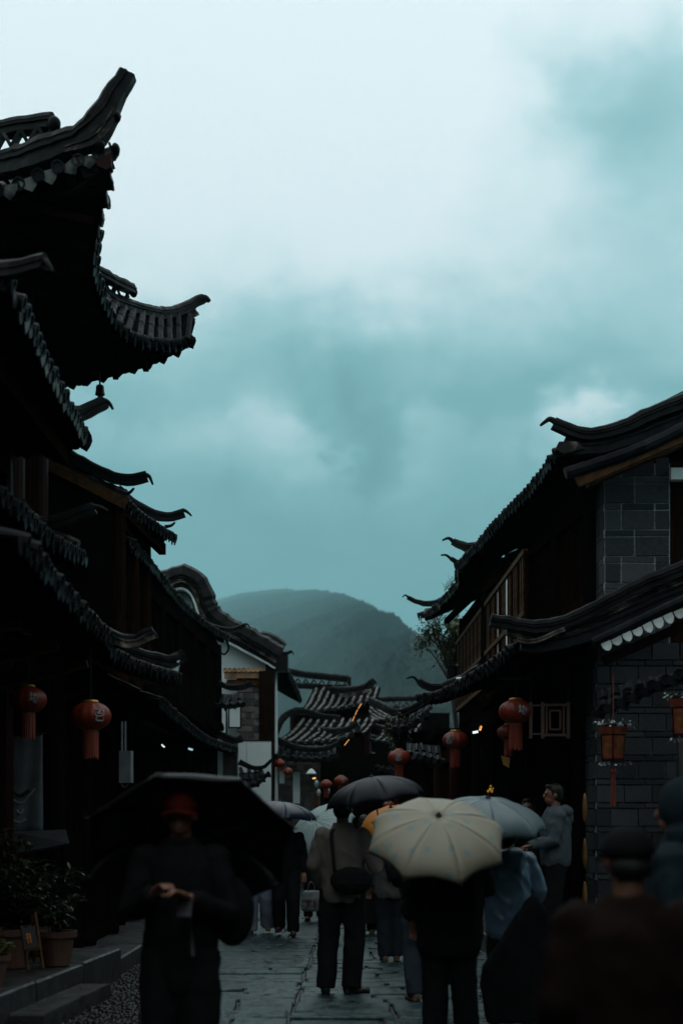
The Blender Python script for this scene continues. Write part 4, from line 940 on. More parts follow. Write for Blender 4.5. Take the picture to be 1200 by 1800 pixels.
lantern('round red lantern under the left eave, between the pale hanging sign and the edge lantern', 160, 1259, 13.0, 72, 'c', .62, top=3.35)
lantern('largest red lantern on the right, beside the lattice frame', 906, 1251, 15.6, 61, 'a', .25, top=3.6, fringe=.55)
lantern('dim red lantern half hidden behind the large right lantern', 893, 1287, 17.5, 40, None, top=3.6)
lantern('shadowed red lantern beside the small white lamp on the right', 800, 1301, 18.5, 46, 'b', -.6, top=3.5)
lantern('red lantern with white character above the dark umbrella', 701, 1332, 20.5, 40, 'b', -.1, top=3.4)
lantern('small red lantern just left of the dark umbrella, in front of its twin', 599, 1373, 27, 26, 'c', .3, top=3.2)
lantern('small red lantern hidden behind the lamp post in the far street', 573, 1379, 28.5, 22, None, top=3.2)
lantern('tiny far red lantern above the pale hanging board', 491, 1342, 31, 20, None, fringe=.25, top=3.2)
lantern('tiny far red lantern directly above the plaster board, lower of two', 506, 1356, 30.7, 17, 'b', 0, fringe=.25, top=3.2)
lantern('small lit orange-red lantern peeping below the dark umbrella rim', 683, 1416, 24, 22, None, fringe=.2, top=3.0)

# ---- hexagonal palace lanterns
paper_m = mat('lantern_paper', (.11, .018, .006), (.28, .07, .02), rough=.6, scale=12, trans=.3, lo=.4, hi=.7)
tinsel_m = mat('silver_tinsel', (.08, .09, .095), (.30, .33, .33), rough=.25, scale=60, metal=.4)
def palace(label, px, py, d, s=1.0):
    c = P(px, py, d); rt = thing('palace_lantern', label, 'lantern', c, 'six-sided palace lanterns')
    def ringp(r, z): return [c + Vector((r * s * math.cos(math.pi * j / 3 + .3), r * s * math.sin(math.pi * j / 3 + .3), z * s)) for j in range(6)]
    for j in range(6):
        lo, hi = ringp(.125, -.17), ringp(.14, .10); q = [lo[j], lo[(j + 1) % 6], hi[(j + 1) % 6], hi[j]]; ctr = sum(q, Vector()) / 4
        nrm = (ctr - c); nrm.z = 0; nrm.normalize()
        b = MB(); b.prism([ctr + (v - ctr) * .9 for v in q], nrm * .006); p_ = b.build('side_panel', paper_m, rt)
        b = MB(); b.prism([ctr + (v - ctr) * .35 + nrm * .008 for v in q], nrm * .004); b.build('panel_print', gilt_m, p_)
        b = MB(); b.beam(lo[j], hi[j], .018 * s, .018 * s); b.build('corner_post', column_m, rt)
        lo2, hi2 = ringp(.15, .10), ringp(.175, .18); q = [lo2[j], lo2[(j + 1) % 6], hi2[(j + 1) % 6], hi2[j]]
        b = MB(); b.prism(q, nrm * .008); b.build('crown_panel', paper_m, rt)
    b = MB(); b.rings([ringp(.12, -.19), ringp(.12, -.17)]); b.build('base_plate', column_m, rt)
    b = MB(); b.rings([ringp(.176, .18), ringp(.176, .20)]); b.build('top_plate', column_m, rt)
    tn = MB()
    for k in range(110):
        a = random.uniform(0, 6.283); r_, z_ = (random.uniform(.14, .21), random.uniform(.18, .235)) if k < 75 else (random.uniform(.11, .17), random.uniform(-.235, -.18))
        q = c + Vector((r_ * s * math.cos(a), r_ * s * math.sin(a), z_ * s)); v = Vector((random.gauss(0, 1), random.gauss(0, 1), random.gauss(0, .8))).normalized() * .035 * s
        tn.prism([q, q + v, q + v * .5 + Vector((.008, .004, .012))], (.002, .002, 0))
    tn.build('tinsel_trim', tinsel_m, rt)
    ts = MB()
    for k in range(12): ts.tube([c + Vector((.012 * math.cos(k), .012 * math.sin(k), -.30 * s)), c + Vector((.022 * math.cos(k), .022 * math.sin(k), -.66 * s))], .005, 4)
    ts.ell(c + Vector((0, 0, -.29 * s)), (.03, .03, .035)); ts.tube([c + Vector((0, 0, -.19 * s)), c + Vector((0, 0, -.29 * s))], .004, 4)
    ts.build('tassel', fringe_m, rt)
    b = MB(); b.tube([c + Vector((0, 0, .2 * s)), c + Vector((0, 0, .75 * s))], .005, 5); b.build('cord', fringe_m, rt)
palace('six-sided orange lantern with silver tinsel in front of the brick wall', 1077, 1308, 13.4, .92)
palace('six-sided lantern cut off by the right edge of the picture', 1204, 1262, 12.6, .95)

# ---- lattice shutter on the right
lf = thing('lattice_frame', 'reddish wooden lattice frame hung beside the large right lantern', 'lattice', P(965, 1265, 15.5))
lat_m = mat('lattice_wood', (.05, .022, .016), (.10, .04, .028), rough=.5, scale=6)
def bar(x0, y0, x1, y1, w_=.028, d=15.5):
    b = MB(); b.beam(P(x0, y0, d), P(x1, y1, d), w_, w_, up=Vector((0, 1, 0))); b.build('bar', lat_m, lf)
for x in (932, 953, 998): bar(x, 1234, x, 1298, .034)
for y_ in (1239, 1292): bar(953, y_, 998, y_)
bar(932, 1240, 953, 1240, .018); bar(932, 1290, 953, 1290, .018)
for i_, (x0, y0, x1, y1) in enumerate(((960, 1239, 990, 1292), (966, 1249, 984, 1282))):
    bar(x0, y0, x0, y1, .018); bar(x1, y0, x1, y1, .018); bar(x0, y0, x1, y0, .018); bar(x0, y1, x1, y1, .018)
b = MB(); b.beam(P(932, 1232, 15.5), P(932, 1190, 15.5), .012, .012); b.beam(P(998, 1232, 15.5), P(998, 1180, 15.5), .012, .012); b.build('hanger', black_m, lf)

# ---- left: pale hanging sign, banner, slanted board
sg = thing('hanging_sign', 'pale grey rectangular sign hung on two straps under the left eave', 'sign', P(225, 1348, 15.4))
sign_m = mat('pale_sign', (.10, .12, .13), (.17, .19, .2), rough=.5, scale=4)
b = MB(); b.box(P(222, 1348, 15.4), (.15, .06, .36), Matrix.Rotation(-.35, 3, 'Z')); b.build('sign_board', sign_m, sg)
for x in (215, 221):
    b = MB(); b.beam(P(x, 1322, 15.4), P(x, 1268, 15.4), .02, .01); b.build('strap', sign_m, sg)
b = MB(); b.tube(crom([P(214, 1375, 15.4), P(218, 1384, 15.4), P(226, 1378, 15.4), P(222, 1370, 15.4)], 4), .012, 6); b.build('scroll_ornament', dplaster_m, sg)
bn = thing('shop_banner', 'pale cloth banner with drapery drawing hanging behind the left lantern', 'banner', P(48, 1380, 14.2))
banner_m = mat('banner_cloth', (.05, .055, .06), (.10, .115, .12), rough=.8, scale=3)
m_ = MB(); g = []
for j in range(13):
    for i in range(9):
        q = P(20 + i * 7, 1290 + j * 14.5, 14.2) + Vector((0, .012 * math.sin(i * 1.3 + j * .3), 0)); g.append(q)
m_.add(g, [(j * 9 + i, j * 9 + i + 1, (j + 1) * 9 + i + 1, (j + 1) * 9 + i) for j in range(12) for i in range(8)]); o = m_.build('cloth', banner_m, bn, smooth=True)
so_ = o.modifiers.new('thick', 'SOLIDIFY'); so_.thickness = .004
bl = mat('banner_print', (.22, .25, .26), rough=.8); bs = mat('banner_shade', (.012, .012, .013), rough=.8)
for ln in ([(22, 1404), (38, 1412), (52, 1398), (62, 1386)], [(30, 1424), (36, 1430), (42, 1422)], [(24, 1442), (36, 1446), (46, 1440)]):
    b = MB(); b.tube(crom([P(*q, 14.18) for q in ln], 4), .008, 5); b.build('drawn_line', bl, bn)
b = MB(); b.tube(crom([P(22, 1388, 14.18), P(36, 1398, 14.18), P(52, 1388, 14.18)], 4), .02, 6); b.build('drawn_shadow', bs, bn)
b = MB(); b.tube([P(14, 1290, 14.2), P(82, 1290, 14.2)], .015, 6); b.build('rod', wood_r, bn)
sb = thing('slanted_board', 'dark slanted display board on the left platform behind the plants', 'board', (-3.1, 13.6, .3))
b = MB(); b.prism([P(20, 1462, 13.6), P(116, 1458, 13.4), P(122, 1482, 13.2), P(30, 1500, 13.4)], (0, .03, -.02)); b.build('board_top', mat('board_grey', (.03, .034, .036), (.05, .055, .057), rough=.4), sb)
for x, d in ((34, 13.45), (110, 13.3)):
    t_ = P(x, 1480, d); b = MB(); b.beam(t_, Vector((t_.x, t_.y + .1, .3)), .04, .04); b.build('leg', wood_m, sb)

# ---- potted plants
leaf_m = mat('wet_leaf', (.012, .022, .008), (.04, .06, .022), rough=.3, scale=4, rand=.5, trans=.15)
leaf_y = mat('wet_leaf_yellow', (.03, .05, .01), (.08, .10, .025), rough=.3, scale=4, trans=.15)
clay_m = mat('clay_pot', (.05, .022, .013), (.09, .04, .024), rough=.5, scale=5, bump=.2)
def leafshape(mb, base, dirv, ln, wd, droop=.3):
    d_ = dirv.normalized(); s_ = d_.cross(Vector((0, 0, 1)))
    if s_.length < .05: s_ = Vector((1, 0, 0))
    s_.normalize(); up = s_.cross(d_)
    def q(t, s2): return base + d_ * (ln * t) - Vector((0, 0, droop * ln * t * t)) + s_ * (s2 * wd) + up * (abs(s2) * wd * .25)
    mb.add([q(0, 0), q(.3, -.5), q(.3, 0), q(.3, .5), q(.7, -.4), q(.7, 0), q(.7, .4), q(1, 0)], [(0, 2, 1), (0, 3, 2), (1, 2, 5, 4), (2, 3, 6, 5), (4, 5, 7), (5, 6, 7)])
def potplant(name, label, x, y, z, ph, pr, n, spread, hgt, lm, ln=.12, wd=.03):
    rt = thing(name, label, 'plant', (x, y, z), 'potted plants on the platform')
    b = MB(); b.lathe((x, y, z), [(pr * .68, 0), (pr * .72, .01), (pr * .95, ph * .82), (pr * 1.1, ph * .83), (pr * 1.12, ph), (pr * .98, ph), (pr * .9, ph * .88)], 20); b.build('pot', clay_m, rt)
    b = MB(); b.lathe((x, y, z), [(pr * .3, ph * .85), (pr * .9, ph * .87), (pr * .2, ph * .9)], 14); b.build('soil', wood_m, rt)
    st = MB(); lv = MB()
    for k in range(n):
        a = random.uniform(0, 6.28); r_ = spread * random.random() ** .6
        tip = Vector((x + r_ * math.cos(a), y + r_ * math.sin(a), z + ph + hgt * random.uniform(.35, 1) * (1 - .3 * r_ / spread)))
        base = Vector((x + random.gauss(0, pr * .2), y + random.gauss(0, pr * .2), z + ph * .88)); mid = base.lerp(tip, .5) + Vector((0, 0, hgt * .1))
        pp = crom([base, mid, tip], 4); st.tube(pp, [.006 * (1 - .6 * i / len(pp)) for i in range(len(pp))], 5)
        for i in range(7):
            q = pp[min(len(pp) - 1, 2 + i)]; v = Vector((random.gauss(0, 1), random.gauss(0, 1), random.uniform(-.1, .9)))
            leafshape(lv, q, v, ln * random.uniform(.7, 1.2), wd * random.uniform(.8, 1.3), .35)
        for i in range(5):
            v = Vector((random.gauss(0, 1), random.gauss(0, 1), random.uniform(.0, .8))); leafshape(lv, tip, v, ln * random.uniform(.7, 1.1), wd, .4)
    st.build('stems', wood_m, rt); o = lv.build('foliage', lm, rt); o['kind'] = 'stuff'
    return rt
c = P(88, 1690, 12.3); potplant('potted_shrub', 'clay pot with leafy shrub behind the small easel board', c.x, 12.6, .3, .32, .17, 16, .30, .55, leaf_m)
c = P(20, 1600, 12.6); potplant('potted_shrub', 'large glossy potted shrub at the left edge above the easel board', -3.0, 12.4, .3, .36, .2, 40, .45, 1.0, leaf_m, .13, .035)
c = P(0, 1690, 11.2); potplant('potted_shrub', 'low yellow-green plant in clay pot cut off by the left edge', -2.83, 11.0, .3, .26, .15, 14, .20, .22, leaf_y, .12, .04)
c = P(90, 1500, 14); potplant('potted_shrub', 'dark bushy plant in the shade below the slanted board', -2.95, 13.5, .3, .3, .17, 26, .36, .8, leaf_m, .15, .03)
# ---- easel menu board
eb = thing('easel_board', 'small wooden easel board with orange writing beside the clay pot', 'sign', (-2.78, 11.9, .3))
ea, et = P(46, 1700, 11.9), P(40, 1615, 11.9)
for x0, y0, x1, y1 in ((38, 1628, 50, 1706), (62, 1604, 76, 1702)):
    b = MB(); b.beam(P(x0, y0, 11.9), P(x1, y1, 11.75), .02, .03); b.build('easel_leg', wood_b, eb)
b = MB(); b.beam(P(58, 1610, 11.9), P(60, 1690, 12.15), .02, .02); b.build('easel_leg', wood_b, eb)
b = MB(); b.prism([P(38, 1632, 11.86), P(60, 1628, 11.86), P(69, 1664, 11.80), P(43, 1668, 11.80)], (0, .015, 0)); b.build('board', mat('menu_board', (.02, .018, .02), (.035, .03, .03), rough=.5), eb)
b = MB(); b.beam(P(42, 1670, 11.78), P(72, 1666, 11.78), .03, .025); b.build('ledge', wood_b, eb)
chalk = mat('orange_chalk_glow', (.5, .16, .03), (.6, .2, .04), rough=.7, emit=(.6, .2, .04), es=.02)  # strokes carry a faint glow of their own
for ln in ([(46, 1644), (51, 1642)], [(48, 1640), (50, 1658)], [(52, 1640), (55, 1657)], [(46, 1650), (55, 1647)]):
    b = MB(); b.tube([P(*q, 11.80) for q in ln], .005, 5); b.build('chalk_stroke', chalk, eb)

# ---- tree behind the balcony house
bark_m = mat('bark', (.02, .016, .012), (.04, .033, .026), rough=.9, scale=10, bump=.5)
tleaf = mat('tree_leaf', (.018, .030, .010), (.075, .085, .03), rough=.45, scale=1.5, trans=.25)
def tree(label, base, crown, rad, nl, trunk_r=.09, name='street_tree', ls=.11):
    rt = thing(name, label, 'tree', base); base = Vector(base); crown = Vector(crown); rad = Vector(rad)
    tk = MB(); pp = crom([base, base.lerp(crown, .5) + Vector((.1, 0, 0)), crown - Vector((0, 0, rad.z * .3))], 5)
    tk.tube(pp, [trunk_r * (1 - .6 * i / len(pp)) for i in range(len(pp))], 8)
    cl = []
    for k in range(26):
        v = Vector((random.gauss(0, 1), random.gauss(0, 1), random.gauss(0, 1))).normalized() * random.uniform(.45, .95)
        q = crown + Vector((v.x * rad.x, v.y * rad.y, v.z * rad.z)); cl.append(q)
        s_ = pp[-1 - random.randrange(3)]; tk.tube(crom([s_, s_.lerp(q, .5) + Vector((0, 0, .12)), q], 3), [.03, .026, .022, .018, .014, .01, .006], 5)
    tk.build('trunk', bark_m, rt)
    lv = MB()
    for k in range(nl):
        q = random.choice(cl) + Vector((random.gauss(0, 1) * rad.x, random.gauss(0, 1) * rad.y, random.gauss(0, 1) * rad.z)) * .19
        leafshape(lv, q, Vector((random.gauss(0, 1), random.gauss(0, 1), random.gauss(-.1, .6))), ls * random.uniform(.6, 1.2), ls * .45, .25)
    o = lv.build('crown', tleaf, rt); o['kind'] = 'stuff'
    return rt
tree('small leafy tree hanging below the far right roof corner', (2.75, 30.5, 0), (2.33, 30.2, 5.62), (.62, .6, .62), 3000, ls=.10)
tree('trailing green vine on the low roofs at the lane end', (1.15, 27.9, 0), (1.08, 27.0, 3.35), (.25, .2, .42), 700, .03, 'climbing_vine', .09)
b = MB(); c = P(794, 1182, 27.2); pt = thing('roof_pot', 'dark planter box standing on the roof edge under the balcony', 'pot', c - Vector((0, 0, .11)))
b.lathe(c, [(.09, -.12), (.10, -.11), (.12, .10), (.13, .12), (.11, .12)], 10); b.build('pot_body', black_m, pt)
lv = MB()
for k in range(30): leafshape(lv, c + Vector((random.gauss(-.1, .1), 0, .12)), Vector((random.gauss(-.4, .7), random.gauss(0, .5), random.uniform(-.6, .8))), .14, .03, .6)
lv.build('foliage', leaf_m, pt)
# grass tufts on the roof
gt = MB()
for k in range(30):
    q = P(780 + k * .9, 1040 - k * .9, 25.4 - k * .03); gt.tube([q, q + Vector((random.gauss(0, .05), random.gauss(0, .05), random.uniform(.08, .2)))], [.005, .001], 4)
tag(gt.build('roof_grass', leaf_m), 'dry grass tufts growing on the right roof edge', 'grass', kind='stuff')

# ---- lit lamps and light strings
def glow(name, c, s): 
    return mat(name, c, rough=.5, emit=c, es=s)
warm = glow('warm_led', (1.0, .42, .12), .8); cool = glow('cool_lamp', (.85, .95, 1.0), 1.0); amber = glow('amber_lamp', (1.0, .45, .12), 1.2)
def ledstring(label, pts, d):
    rt = thing('light_string', label, 'lights', P(*pts[0], d), 'warm light strings under the far eaves')
    pp, L = resample(crom([P(*q, d) for q in pts], 6), 14)
    for i in range(14):
        if i % 5 == 4: continue
        b = MB(); b.tube([pp[i], pp[i].lerp(pp[i + 1], .92)], .009, 5); b.build('lit_tube', warm, rt)
    b = MB(); b.tube([q + Vector((0, .02, 0)) for q in pp], .006, 4); b.build('wire', black_m, rt)
ledstring('upper warm light string along the far house eave corner', [(635, 1237), (627, 1250), (619, 1268)], 35.7)
ledstring('lower warm light string bent along the shop roof edge', [(613, 1300), (604, 1312), (596, 1327), (603, 1333), (612, 1342)], 33)
def lamp(label, px, py, d, s, m, ax=None):
    rt = thing('wall_lamp', label, 'lamp', P(px, py, d)); c = P(px, py, d); a = ax or Vector((1, 0, .2)); a = a.normalized()
    b = MB(); b.tube([c - a * s, c + a * s], [s * .45, s * .45], 8); b.build('bulb', m, rt)
    b = MB(); b.beam(c + Vector((0, 0, s * .6)) - a * s * 1.1, c + Vector((0, 0, s * .6)) + a * s * 1.1, s, s * .25); b.build('lamp_hood', black_m, rt)
lamp('small white lit lamp under the right arcade', 835, 1287, 17.5, .035, cool)
lamp('small orange lit lamp above the white lamp on the right', 844, 1280, 17.6, .03, amber, Vector((.3, 0, 1)))
lamp('short white lamp under the left eave behind the pale sign', 287, 1311, 17.5, .025, cool, Vector((.6, 0, -.6)))
lamp('longer bluish lamp under the left eave further along', 335, 1317, 20, .035, glow('dim_lamp', (.5, .7, .75), .6), Vector((1, 0, -.3)))
lamp('amber bulb on the far street lamp post', 552, 1368, 29, .035, amber)
lp = thing('street_lamp', 'far lamp post with wooden pole and shell-shaped shades', 'street lamp', (P(555, 1440, 29.2).x, 29.2, 0))
x_ = P(555, 1440, 29.2).x; b = MB(); b.tube([(x_, 29.2, 0), (x_, 29.2, 2.3)], [.05, .045], 8); b.build('pole', wood_b, lp)
b = MB(); b.lathe(P(547, 1357, 29.2), [(.01, .07), (.05, .05), (.11, -.03), (.10, -.05), (.02, .0)], 12); b.build('lamp_shade', plaster_m, lp)
b = MB(); b.beam(P(547, 1352, 29.2), P(555, 1352, 29.2), .02, .02); b.build('arm', black_m, lp)
for q in ((556, 1378), (576, 1391), (560, 1394)):
    b = MB(); b.lathe(P(*q, 29.1), [(.01, .09), (.045, .04), (.05, 0), (.03, -.06), (.01, -.07)], 10); b.build('glass_globe', mat('milky_globe', (.25, .32, .32), rough=.2), lp)
go = thing('gold_ornament', 'small lit golden ornament hanging above the grey-blue umbrella', 'ornament', P(861, 1386, 16))
for dx, dy, s in ((0, 2, .018), (3, 5, .016), (-4, 5, .014), (1, -4, .012), (5, 0, .01)):
    b = MB(); b.ell(P(861 + dx, 1386 + dy, 16), (s, s, s * 1.2)); b.build('petal', glow('gold_lit', (.8, .38, .04), .12), go)
g2 = thing('yellow_pennant', 'ochre paper pennant beside the fringe of the large right lantern', 'pennant', P(886, 1338, 16.5))
b = MB(); b.prism([P(880, 1328, 16.5), P(896, 1332, 16.5), P(894, 1350, 16.5), P(884, 1344, 16.5)], (0, .006, 0)); b.build('paper', mat('ochre_paper', (.22, .10, .01), (.32, .16, .02), rough=.7), g2)
# ============================================================ UMBRELLAS
def umbrella(label, px, py, d, Rr, axis, mt, n=8, dep=.26, shaft=.62, spin=.2, inner=None, pleat=0):
    c = P(px, py, d); ax = Vector(axis).normalized()
    rt = thing('umbrella', label, 'umbrella', c, 'umbrellas held over the crowd')
    rt.rotation_mode = 'QUATERNION'; rt.rotation_quaternion = Vector((0, 0, 1)).rotation_difference(ax)
    nt_ = 9; nu = 6
    def rib(k, t):
        a = 2 * math.pi * k / n + spin; r = Rr * math.sin(t * math.pi / 2 * .93) / math.sin(math.pi / 2 * .93)
        return Vector((r * math.cos(a), r * math.sin(a), dep * (math.cos(t * math.pi / 2 * .93) - math.cos(math.pi / 2 * .93)) / (1 - math.cos(math.pi / 2 * .93))))
    for k in range(n):
        m = MB(); g = []
        for j in range(nt_ + 1):
            t = .03 + .97 * j / nt_
            A, B = rib(k, t), rib(k + 1, t)
            for i in range(nu + 1):
                u = i / nu; q = A.lerp(B, u); s = math.sin(math.pi * u)
                out = Vector((q.x, q.y, 0)); out = out.normalized() if out.length > 1e-5 else out
                q += out * (.018 * s * math.sin(math.pi * t) - .022 * Rr * 2 * s * t ** 5) + Vector((0, 0, .02 * s * t ** 4 - .012 * s * math.sin(math.pi * t)))
                q += Vector((0, 0, .004 * math.sin(9 * u + 5 * t + k) * t))
                g.append(q)
        W = nu + 1
        m.add(g, [(j * W + i, j * W + i + 1, (j + 1) * W + i + 1, (j + 1) * W + i) for j in range(nt_) for i in range(nu)])
        o = m.build('canopy_panel', mt, rt, smooth=True, world=False)
        sd_ = o.modifiers.new('cloth', 'SOLIDIFY'); sd_.thickness = .0025
        b = MB(); b.tube([rib(k, .05 + .95 * j / 8) - Vector((0, 0, .008)) for j in range(9)], .0035, 5); b.build('rib', black_m, rt, world=False)
        b = MB(); b.tube([Vector((0, 0, dep * .25)), rib(k, .55) - Vector((0, 0, .01))], .003, 4); b.build('stretcher', black_m, rt, world=False)
        tipq = rib(k, 1.0); b = MB(); b.tube([tipq, tipq * 1.03 - Vector((0, 0, .006))], [.005, .003], 5); b.build('rib_tip', black_m, rt, world=False)
    b = MB(); b.tube([(0, 0, dep + .01), (0, 0, -shaft)], .007, 8); b.build('shaft', black_m, rt, world=False)
    b = MB(); b.lathe((0, 0, 0), [(.018, dep - .01), (.022, dep + .008), (.012, dep + .014), (.007, dep + .028), (.003, dep + .032)], 10); b.build('top_cap', black_m, rt, world=False)
    b = MB(); b.tube([(0, 0, -shaft + .02), (0, 0, -shaft - .08), (0, 0, -shaft - .15)], [.012, .016, .014], 8); b.build('handle', black_m, rt, world=False)
    return rt
# beige canopy with small pale-blue printed squares
um_beige = bpy.data.materials.new('beige_canopy'); um_beige.use_nodes = True; t_ = um_beige.node_tree; bb = t_.nodes['Principled BSDF']
def tn(ty, **k):
    n = t_.nodes.new(ty)
    for a, v in k.items(): setattr(n, a, v)
    return n
tcn = tn('ShaderNodeTexCoord'); vo = tn('ShaderNodeTexVoronoi'); vo.feature = 'F1'; vo.distance = 'CHEBYCHEV'; vo.inputs['Scale'].default_value = 7.5; vo.inputs['Randomness'].default_value = .8
vo.voronoi_dimensions = '2D'; t_.links.new(tcn.outputs['Object'], vo.inputs['Vector'])
lt_ = tn('ShaderNodeMath', operation='LESS_THAN'); lt_.inputs[1].default_value = .17; t_.links.new(vo.outputs['Distance'], lt_.inputs[0])
gt_ = tn('ShaderNodeMath', operation='GREATER_THAN'); gt_.inputs[1].default_value = .42
sc_ = tn('ShaderNodeSeparateColor'); t_.links.new(vo.outputs['Color'], sc_.inputs[0]); t_.links.new(sc_.outputs[0], gt_.inputs[0])
mu_ = tn('ShaderNodeMath', operation='MULTIPLY'); t_.links.new(lt_.outputs[0], mu_.inputs[0]); t_.links.new(gt_.outputs[0], mu_.inputs[1])
no_ = tn('ShaderNodeTexNoise'); no_.inputs['Scale'].default_value = 4; t_.links.new(tcn.outputs['Object'], no_.inputs['Vector'])
cr_ = tn('ShaderNodeValToRGB'); cr_.color_ramp.elements[0].color = (.20, .185, .130, 1); cr_.color_ramp.elements[1].color = (.24, .225, .160, 1); t_.links.new(no_.outputs[0], cr_.inputs[0])
mx_ = tn('ShaderNodeMix', data_type='RGBA'); t_.links.new(mu_.outputs[0], mx_.inputs['Factor']); t_.links.new(cr_.outputs[0], mx_.inputs['A']); mx_.inputs['B'].default_value = (.145, .19, .17, 1)
t_.links.new(mx_.outputs['Result'], bb.inputs['Base Color']); bb.inputs['Roughness'].default_value = .55
um_black = mat('black_canopy', (.003, .003, .0035), (.005, .005, .006), rough=.4, scale=3, spec=.15)
um_dgrey = mat('charcoal_canopy', (.007, .009, .011), (.011, .013, .016), rough=.5, scale=3, spec=.15)
um_gblue = mat('grey_blue_canopy', (.075, .115, .125), (.095, .14, .15), rough=.45, scale=3, trans=.1)
um_mint = mat('mint_canopy', (.24, .34, .34), (.30, .40, .39), rough=.5, scale=3, trans=.2)
um_navy = mat('navy_canopy', (.006, .011, .022), (.010, .016, .03), rough=.35, scale=3, spec=.25)
um_orange = mat('orange_canopy', (.62, .25, .04), (.72, .33, .07), rough=.5, scale=3, trans=.5)
umbrella('large black umbrella tilted back behind the man in the red cap', 332, 1500, 7.5, .60, (-.10, .70, .68), um_black, dep=.24, shaft=.60, spin=-.18)
umbrella('dark navy umbrella over the black-dressed walker on the left', 493, 1436, 19.2, .52, (.12, -.05, 1), um_navy, dep=.22)
umbrella('pale mint pleated umbrella leaning left behind the man with the bag', 566, 1462, 20.6, .58, (-.50, -.52, .72), um_mint, n=16, dep=.26)
umbrella('charcoal umbrella held up by the man with the shoulder bag', 660, 1409, 12.75, .475, (-.17, -.05, 1), um_dgrey, dep=.235)
umbrella('orange umbrella showing behind the beige one', 692, 1455, 15.2, .40, (-.15, -.30, .92), um_orange, dep=.24)
umbrella('beige umbrella with pale blue printed squares, tilted towards the camera', 767, 1482, 9.75, .515, (.02, -.56, .84), um_beige, dep=.235, spin=.28)
umbrella('grey-blue umbrella of the person in the blue jacket', 853, 1455, 10.95, .49, (.05, -.22, .97), um_gblue, dep=.245, spin=.05)
# ============================================================ PEOPLE
skin_m = mat('skin', (.13, .055, .03), (.17, .075, .042), rough=.5, scale=8)
hair_m = mat('black_hair', (.004, .004, .004), (.009, .008, .007), spec=.2, rough=.5, scale=40, stretch=(6, 6, 1))
TS = bpy.data.scenes.new('workshop'); TSL = TS.view_layers[0]      # scratch scene, removed again below
def remesh(mb, vox, sm=6, fold=0, ff=9):
    me = mb.mesh('tmp'); o = bpy.data.objects.new('tmp', me); TS.collection.objects.link(o)
    r = o.modifiers.new('r', 'REMESH'); r.mode = 'VOXEL'; r.voxel_size = vox
    s = o.modifiers.new('s', 'SMOOTH'); s.factor = .5; s.iterations = sm
    TSL.update(); dg = TSL.depsgraph; nm = bpy.data.meshes.new_from_object(o.evaluated_get(dg))
    bpy.data.objects.remove(o); bpy.data.meshes.remove(me)
    if fold:
        sd_ = random.uniform(0, 50)
        nrm = [v.normal.copy() for v in nm.vertices]; cos = [v.co.copy() for v in nm.vertices]; flat = []
        for c, n_ in zip(cos, nrm):
            a = noise.noise(Vector((c.x * ff + sd_, c.y * ff, c.z * ff * .8 + c.x * 5))); b = noise.noise(Vector((c.x * ff * 2.3, c.y * ff * 2.3 + sd_, c.z * ff * 1.4)))
            flat.extend(c + n_ * (fold * (.8 * (1 - abs(a) * 2.2) + .45 * b)))
        nm.vertices.foreach_set('co', flat); nm.update()
    nm.shade_smooth()
    return nm
def hand(mb, w, e, k, curl=.5, side=1):
    """palm + five fingers continuing the forearm e->w; side=+1 right hand"""
    d = (w - e).normalized(); up = Vector((0, 0, 1)); s = d.cross(up)
    if s.length < .2: s = Vector((0, 1, 0))
    s.normalize(); nrm = s.cross(d).normalized()       # back of the hand
    c = w + d * .05 * k
    Mx = Matrix((s, d, nrm)).transposed()
    mb.ell(c, (.04 * k, .055 * k, .018 * k), 10, 7, Mx)
    for i, (o, ln) in enumerate(((-.030, .066), (-.010, .076), (.010, .080), (.030, .072))):
        b = c + s * (o * k) + d * .045 * k
        p1 = b + (d * math.cos(curl * .5) - nrm * math.sin(curl * .5)) * ln * .5 * k
        p2 = p1 + (d * math.cos(curl * 1.4) - nrm * math.sin(curl * 1.4)) * ln * .33 * k
        p3 = p2 + (d * math.cos(curl * 2.2) - nrm * math.sin(curl * 2.2)) * ln * .26 * k
        mb.tube([b - d * .015 * k, b, p1, p2, p3], [.010 * k, .0095 * k, .009 * k, .0085 * k, .007 * k], 6)
    tb = c + s * (-.034 * side * k) - d * .015 * k
    t1 = tb + (s * -.6 * side + d * .6 - nrm * .5).normalized() * .035 * k; t2 = t1 + (d * .9 - nrm * .5).normalized() * .032 * k
    mb.tube([tb + s * .01 * side * k, tb, t1, t2], [.012 * k, .0115 * k, .010 * k, .008 * k], 6)
